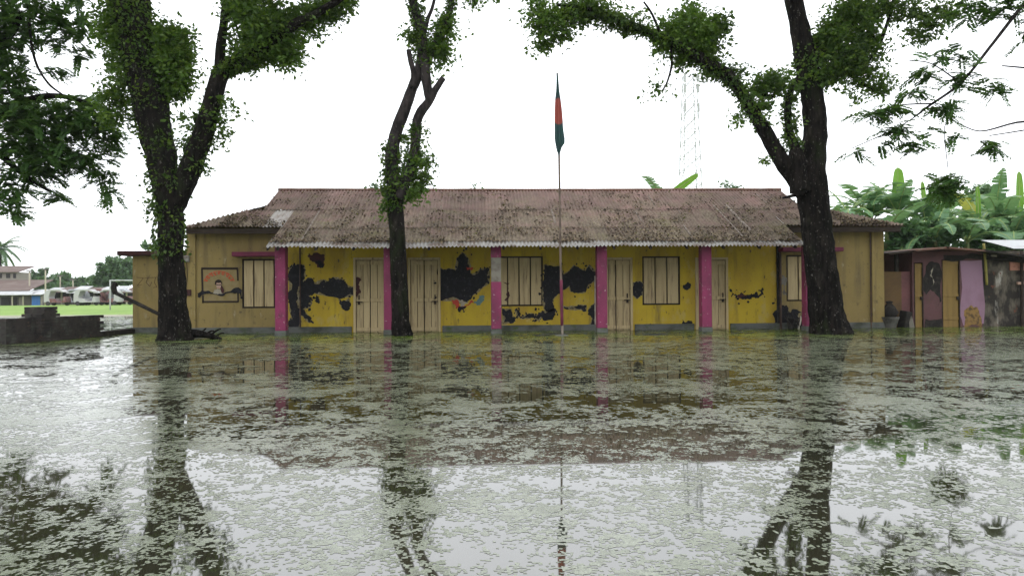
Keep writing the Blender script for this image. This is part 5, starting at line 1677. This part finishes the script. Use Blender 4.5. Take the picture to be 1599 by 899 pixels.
def far_shops():
    def r(x0, y0, x1, y1, Y=YF): return px_rect(x0, y0, x1, y1, Y)
    gz = ground_z(-40, YF)
    # house with two rusty roofs
    h = thing('far_house', (onY(10, 480, YF).x, YF, gz), 'far tin-roofed house with stepped reddish roofs across the field', 'house')
    a = r(-60, 458, 48, 486)
    fbox('wall', (a[0], a[1], gz - 0.1, a[3]), YF, 3.5, MF['grey_wall'], h)
    for (x0, x1) in ((2, 16), (19, 27), (30, 35)):
        q = r(x0, 464, x1, 482, YF)
        fbox('shutter', (q[0], q[1], gz, q[3]), YF - 0.06, 0.055, MF['cream_wall'] if x0 == 30 else MF['dark'], h)
    for x in (18, 35):
        q = r(x, 462, x + 1.5, 486, YF - 1.2)
        fbox('post', (q[0], q[1], gz - 0.1, q[3]), YF - 1.2, 0.12, MF['post'], h)
    zt, zb, zr = onY(20, 438, YF + 2.5).z, onY(20, 460, YF - 1.4).z, onY(20, 454, YF - 0.9).z
    slope_roof(onY(-70, 460, YF - 1.4).x, onY(49, 460, YF - 1.4).x, YF - 1.5, zb, YF - 0.6, zr, M['tin_white'], h, 'awning')
    slope_roof(onY(-70, 450, YF).x, onY(50, 450, YF).x, YF - 0.7, zr + 0.05, YF + 4.5, onY(20, 437, YF + 4.5).z, MF['red_tin'], h)
    q = r(-60, 425, 26, 440, YF + 5)
    fbox('upper_wall', (q[0], q[1], q[2] - 1, q[3]), YF + 5, 3, MF['cream_wall'], h)
    for (x0, x1) in ((0, 3), (10, 16), (21, 25)):
        w = r(x0, 427, x1, 434, YF + 5)
        fbox('window', w, YF + 4.93, 0.06, MF['dark'], h)
    slope_roof(q[0] - 0.3, onY(32, 424, YF + 5).x, YF + 4.6, q[3] + 0.02, YF + 8.2, q[3] + 0.9, MF['red_tin'], h)
    # blue stall
    s = thing('blue_stall', (onY(56, 480, YF - 1).x, YF - 1, gz), 'far stall with a bright blue shutter beside the reddish house', 'stall')
    q = r(49, 460, 66, 486, YF - 1)
    fbox('body', (q[0], q[1], gz - 0.1, q[3]), YF - 1, 2.2, MF['grey_wall'], s)
    q2 = r(50, 462, 63, 484, YF - 1)
    fbox('shutter', (q2[0], q2[1], gz, q2[3]), YF - 1.06, 0.055, MF['blue'], s)
    q3 = r(64, 462, 66.5, 484, YF - 1)
    fbox('jamb', (q3[0], q3[1], gz, q3[3]), YF - 1.08, 0.07, MF['cream_wall'], s)
    slope_roof(onY(30, 452, YF - 1.3).x, onY(67, 452, YF - 1.3).x, YF - 1.6, q[3] + 0.03, YF + 1.6, q[3] + 0.65, M['tin_white'], s)
    # long row of stalls
    st = thing('stall_row', (onY(130, 480, YF + 4).x, YF + 4, gz), 'far row of open stalls under white and rusty tin roofs', 'stall')
    q = r(70, 455, 210, 486, YF + 4)
    fbox('back_wall', (q[0], q[1], gz - 0.1, q[3]), YF + 6, 0.2, MF['dark'], st)
    for i in range(12):
        x = q[0] + (q[1] - q[0]) * i / 11
        MB().box(x - 0.07, x + 0.07, YF + 4, YF + 4.14, gz - 0.1, q[3]).build('post', MF['post'] if i % 3 else MF['grey_wall'], st)
    xs = [q[0] - 0.3 + (q[1] - q[0] + 0.6) * k / 7 for k in range(8)]
    for k in range(7):
        slope_roof(xs[k], xs[k + 1] - 0.04, YF + 3.2, q[3] - 0.15 + 0.1 * (k % 2), YF + 6.6, q[3] + 0.55 + 0.08 * (k % 3), (M['tin_white'], MF['red_tin'], M['tin_white'], MF['red_tin'], M['tin_white'], M['tin_white'], MF['red_tin'])[k], st, 'roof_sheet')
    for k in range(5):
        x = q[0] + 1.2 + k * 1.6
        MB().box(x, x + 1.1, YF + 4.3, YF + 5.0, gz - 0.02, gz + 0.85).build('counter', MF['grey_wall'] if k % 2 else MF['cream_wall'], st)
    # utility poles
    for (px, top, lab, yy) in ((71, 421, 'pale lamp post rising beside the blue stall', YF - 2), (46, 424, 'thin grey pole behind the stepped reddish roofs', YF + 1.5), (94, 431, 'thin white pole above the white stall roof', YF + 7.5), (114, 437, 'short pale pole above the rusty stall roof', YF + 7.5)):
        A_ = onY(px, top, yy)
        u = thing('utility_pole', (A_.x, yy, gz), lab, 'pole', 'poles by the far stalls')
        MB().tube([(A_.x, yy, gz - 0.1), A_], [0.10, 0.07], 8).build('shaft', MF['post'], u, True)
        MB().box(A_.x - 0.35, A_.x + 0.35, yy - 0.1, yy + 0.1, A_.z - 0.02, A_.z + 0.12).build('lamp' if px == 71 else 'crossarm', MF['grey_wall'], u)
    # goal on the field
    YG = 34.0
    gA, gB = onY(172, 438, YG), onY(262, 438, YG)
    gl = thing('football_goal', ((gA.x + gB.x) / 2, YG, ground_z(gA.x, YG)), 'thin white goalposts on the grass, half hidden by the annexe', 'goal')
    g0 = ground_z(gA.x, YG) - 0.05
    MB().tube([(gA.x, YG, g0), (gA.x, YG, gA.z)], [0.05, 0.05], 8).build('post', M['tin_white'], gl, True)
    MB().tube([(gB.x, YG, g0), (gB.x, YG, gA.z)], [0.05, 0.05], 8).build('post', M['tin_white'], gl, True)
    MB().tube([(gA.x - 0.05, YG, gA.z), (gB.x + 0.05, YG, gA.z)], [0.05, 0.05], 8).build('crossbar', M['tin_white'], gl, True)

    def rickshaw(px, Y, lab, hood, body, flip):
        c = onY(px, 484, Y)
        gz2 = ground_z(c.x, Y)
        v = thing('auto_rickshaw', (c.x, Y, gz2), lab, 'rickshaw', 'vehicles parked before the far stalls')
        s = -1 if flip else 1
        pr = [(-1.25, 0.35), (-1.25, 1.15), (-1.1, 1.6), (-0.7, 1.82), (0.45, 1.82), (0.95, 1.5), (0.75, 1.45), (0.4, 1.62), (-0.5, 1.62), (-0.72, 1.0), (-0.6, 0.35)]
        MB().prism([(c.x + s * x, gz2 + z) for x, z in (pr if s > 0 else pr[::-1])], Y - 0.6, Y + 0.6).build('hood', hood, v, False, 0.03)
        pb = [(-1.2, 0.3), (-1.2, 0.8), (-0.1, 0.75), (0.1, 0.45), (0.7, 0.45), (0.85, 1.0), (1.05, 1.0), (1.15, 0.35)]
        MB().prism([(c.x + s * x, gz2 + z) for x, z in (pb if s > 0 else pb[::-1])], Y - 0.55, Y + 0.55).build('body', body, v, False, 0.03)
        for (dx, dy) in ((-0.8, -0.58), (-0.8, 0.58), (0.95, 0.0)):
            w = MB()
            ring = []
            for k in range(14):
                a = 2 * math.pi * k / 14
                ring.append((c.x + s * dx + 0.24 * math.cos(a), gz2 + 0.24 + 0.24 * math.sin(a)))
            w.prism(ring, Y + dy - 0.06, Y + dy + 0.06)
            w.build('wheel', MF['dark'], v)
        MB().tube([(c.x + s * 0.95, Y, gz2 + 0.9), (c.x + s * 0.8, Y, gz2 + 1.15)], [0.03, 0.03], 6).build('handlebar', MF['dark'], v)
    white = layered('white_canvas', (0.4, 0.4, 0.4), [((0.4, 0.38, 0.37), 2, 0.5, 0.7)], 0.7)
    redp = layered('faded_red_body', (0.16, 0.07, 0.07), [((0.25, 0.18, 0.18), 2, 0.5, 0.7)], 0.6)
    greyp = layered('silver_body', (0.32, 0.33, 0.36), [((0.2, 0.2, 0.22), 2, 0.5, 0.7)], 0.5)
    for (px, Y, lab, hd, bd_, fl_) in ((91, 63, 'white-hooded rickshaw parked right of the pale lamp post', white, redp, False), (119, 64, 'silver-bodied rickshaw between the two white hooded ones', greyp, greyp, True),
                                     (137, 63, 'white-hooded rickshaw facing a red one before the stalls', white, white, False), (152, 65, 'red-hooded rickshaw in the row before the stalls', redp, greyp, True),
                                     (172, 64, 'white-hooded rickshaw with red body behind the goalpost', white, redp, True), (190, 65, 'grey rickshaw next to the annexe edge, past the goalpost', greyp, redp, False)):
        rickshaw(px, Y, lab, hd, bd_, fl_)
    # trees behind
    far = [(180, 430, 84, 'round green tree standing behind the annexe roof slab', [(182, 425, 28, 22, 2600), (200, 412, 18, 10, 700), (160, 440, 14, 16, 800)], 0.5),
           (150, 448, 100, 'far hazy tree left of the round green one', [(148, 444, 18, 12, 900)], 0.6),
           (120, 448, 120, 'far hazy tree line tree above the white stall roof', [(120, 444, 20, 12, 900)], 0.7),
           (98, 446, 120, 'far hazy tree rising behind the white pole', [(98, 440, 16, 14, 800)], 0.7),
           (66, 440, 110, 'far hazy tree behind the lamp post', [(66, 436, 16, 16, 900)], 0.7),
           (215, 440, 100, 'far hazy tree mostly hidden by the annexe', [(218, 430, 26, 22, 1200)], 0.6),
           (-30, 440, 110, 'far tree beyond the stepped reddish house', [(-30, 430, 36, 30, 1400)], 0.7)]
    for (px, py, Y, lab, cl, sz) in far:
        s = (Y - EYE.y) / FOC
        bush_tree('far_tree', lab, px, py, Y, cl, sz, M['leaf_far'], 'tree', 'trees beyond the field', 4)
    # coconut palm
    YP = 86
    c = onY(1, 388, YP)
    pg = ground_z(c.x, YP)
    p = thing('coconut_palm', (c.x, YP, pg), 'tall coconut palm rising behind the stepped reddish house', 'palm')
    MB().tube([(c.x - 0.4, YP, pg - 0.1), (c.x - 0.2, YP, (pg + c.z) / 2), c], [0.25, 0.2, 0.15], 8, 0.05).build('trunk', M['bark_grey'], p, True)
    for k in range(26):
        a = k * 2.4
        el = random.uniform(-0.6, 1.2)
        d = Vector((math.cos(a) * math.cos(el), math.sin(a) * math.cos(el), math.sin(el)))
        pts = []
        q = c.copy()
        dv = d.copy()
        for i in range(11):
            pts.append(q.copy())
            dv = (dv + Vector((0, 0, -0.13))).normalized()
            q = q + dv * 0.36
        fr = MB().tube(pts, [0.035] * 10 + [0.01], 5, sub=1)
        sd = d.cross(Vector((0, 0, 1))).normalized()
        for i in range(1, 10):
            for j in (0, 0.5):
                b0 = pts[i].lerp(pts[i + 1], j)
                for s_ in (-1, 1):
                    ln = 0.85 * (1 - 0.5 * i / 10)
                    tp_ = b0 + sd * s_ * ln * 0.8 + (pts[i + 1] - pts[i]).normalized() * ln * 0.5 + Vector((0, 0, -0.25 * ln))
                    w = (pts[i + 1] - pts[i]).normalized() * 0.11
                    fr.add([b0 - w, b0 + w, tp_], [(0, 1, 2)])
        fr.build('frond', M['leaf_far'], p)


far_shops()

# ------------------------------------------------ lattice tower far behind the roof
YT = 150.0
tb = onY(1078, 300, YT)
tz = onY(1078, 118, YT).z
tw = thing('lattice_tower', (tb.x, YT, 0.3), 'faint tall lattice mast far behind the school roof', 'tower')
ms = layered('pale_steel', (0.36, 0.36, 0.37), [], 0.6)
zb = 0.3


def tw_half(z):
    return 3.0 - 1.7 * (z - zb) / (tz - zb)


for sx in (-1, 1):
    for sy in (-1, 1):
        MB().tube([(tb.x + sx * tw_half(zb), YT + sy * tw_half(zb), zb - 0.1), (tb.x + sx * tw_half(tz), YT + sy * tw_half(tz), tz)], [0.11, 0.09], 6).build('leg', ms, tw)
nb = 16
for i in range(nb):
    z0, z1 = zb + (tz - zb) * i / nb, zb + (tz - zb) * (i + 1) / nb
    b_ = MB()
    h0, h1 = tw_half(z0), tw_half(z1)
    for (ax, ay, bx, by) in ((-1, -1, 1, -1), (1, -1, 1, 1), (1, 1, -1, 1), (-1, 1, -1, -1)):
        b_.tube([(tb.x + ax * h0, YT + ay * h0, z0), (tb.x + bx * h1, YT + by * h1, z1)], [0.06, 0.06], 4)
        b_.tube([(tb.x + bx * h0, YT + by * h0, z0), (tb.x + ax * h1, YT + ay * h1, z1)], [0.06, 0.06], 4)
        b_.tube([(tb.x + ax * h1, YT + ay * h1, z1), (tb.x + bx * h1, YT + by * h1, z1)], [0.06, 0.06], 4)
    b_.build('brace_panel', ms, tw)
for z in (tz - 1, tz - 3.5, tz - 8):
    for sx in (-1, 1):
        MB().box(tb.x + sx * 1.6 - 0.25, tb.x + sx * 1.6 + 0.25, YT - 1.9, YT - 1.6, z - 1.0, z + 1.0).build('antenna', ms, tw)

# ------------------------------------------------ damp air over the whole place
hz = bpy.data.materials.new('damp_air')
hz.use_nodes = True
hn = hz.node_tree
hn.nodes.clear()
ho = hn.nodes.new('ShaderNodeOutputMaterial')
hv = hn.nodes.new('ShaderNodeVolumePrincipled')
hv.inputs['Color'].default_value = (0.92, 0.96, 1.0, 1)
hv.inputs['Density'].default_value = 0.00026
hn.links.new(hv.outputs[0], ho.inputs['Volume'])
hb = MB().box(-260, 260, -80, 320, -1.6, 62.0).build('haze', hz)
tag(hb, kind='stuff')

print('objects', len(bpy.data.objects))
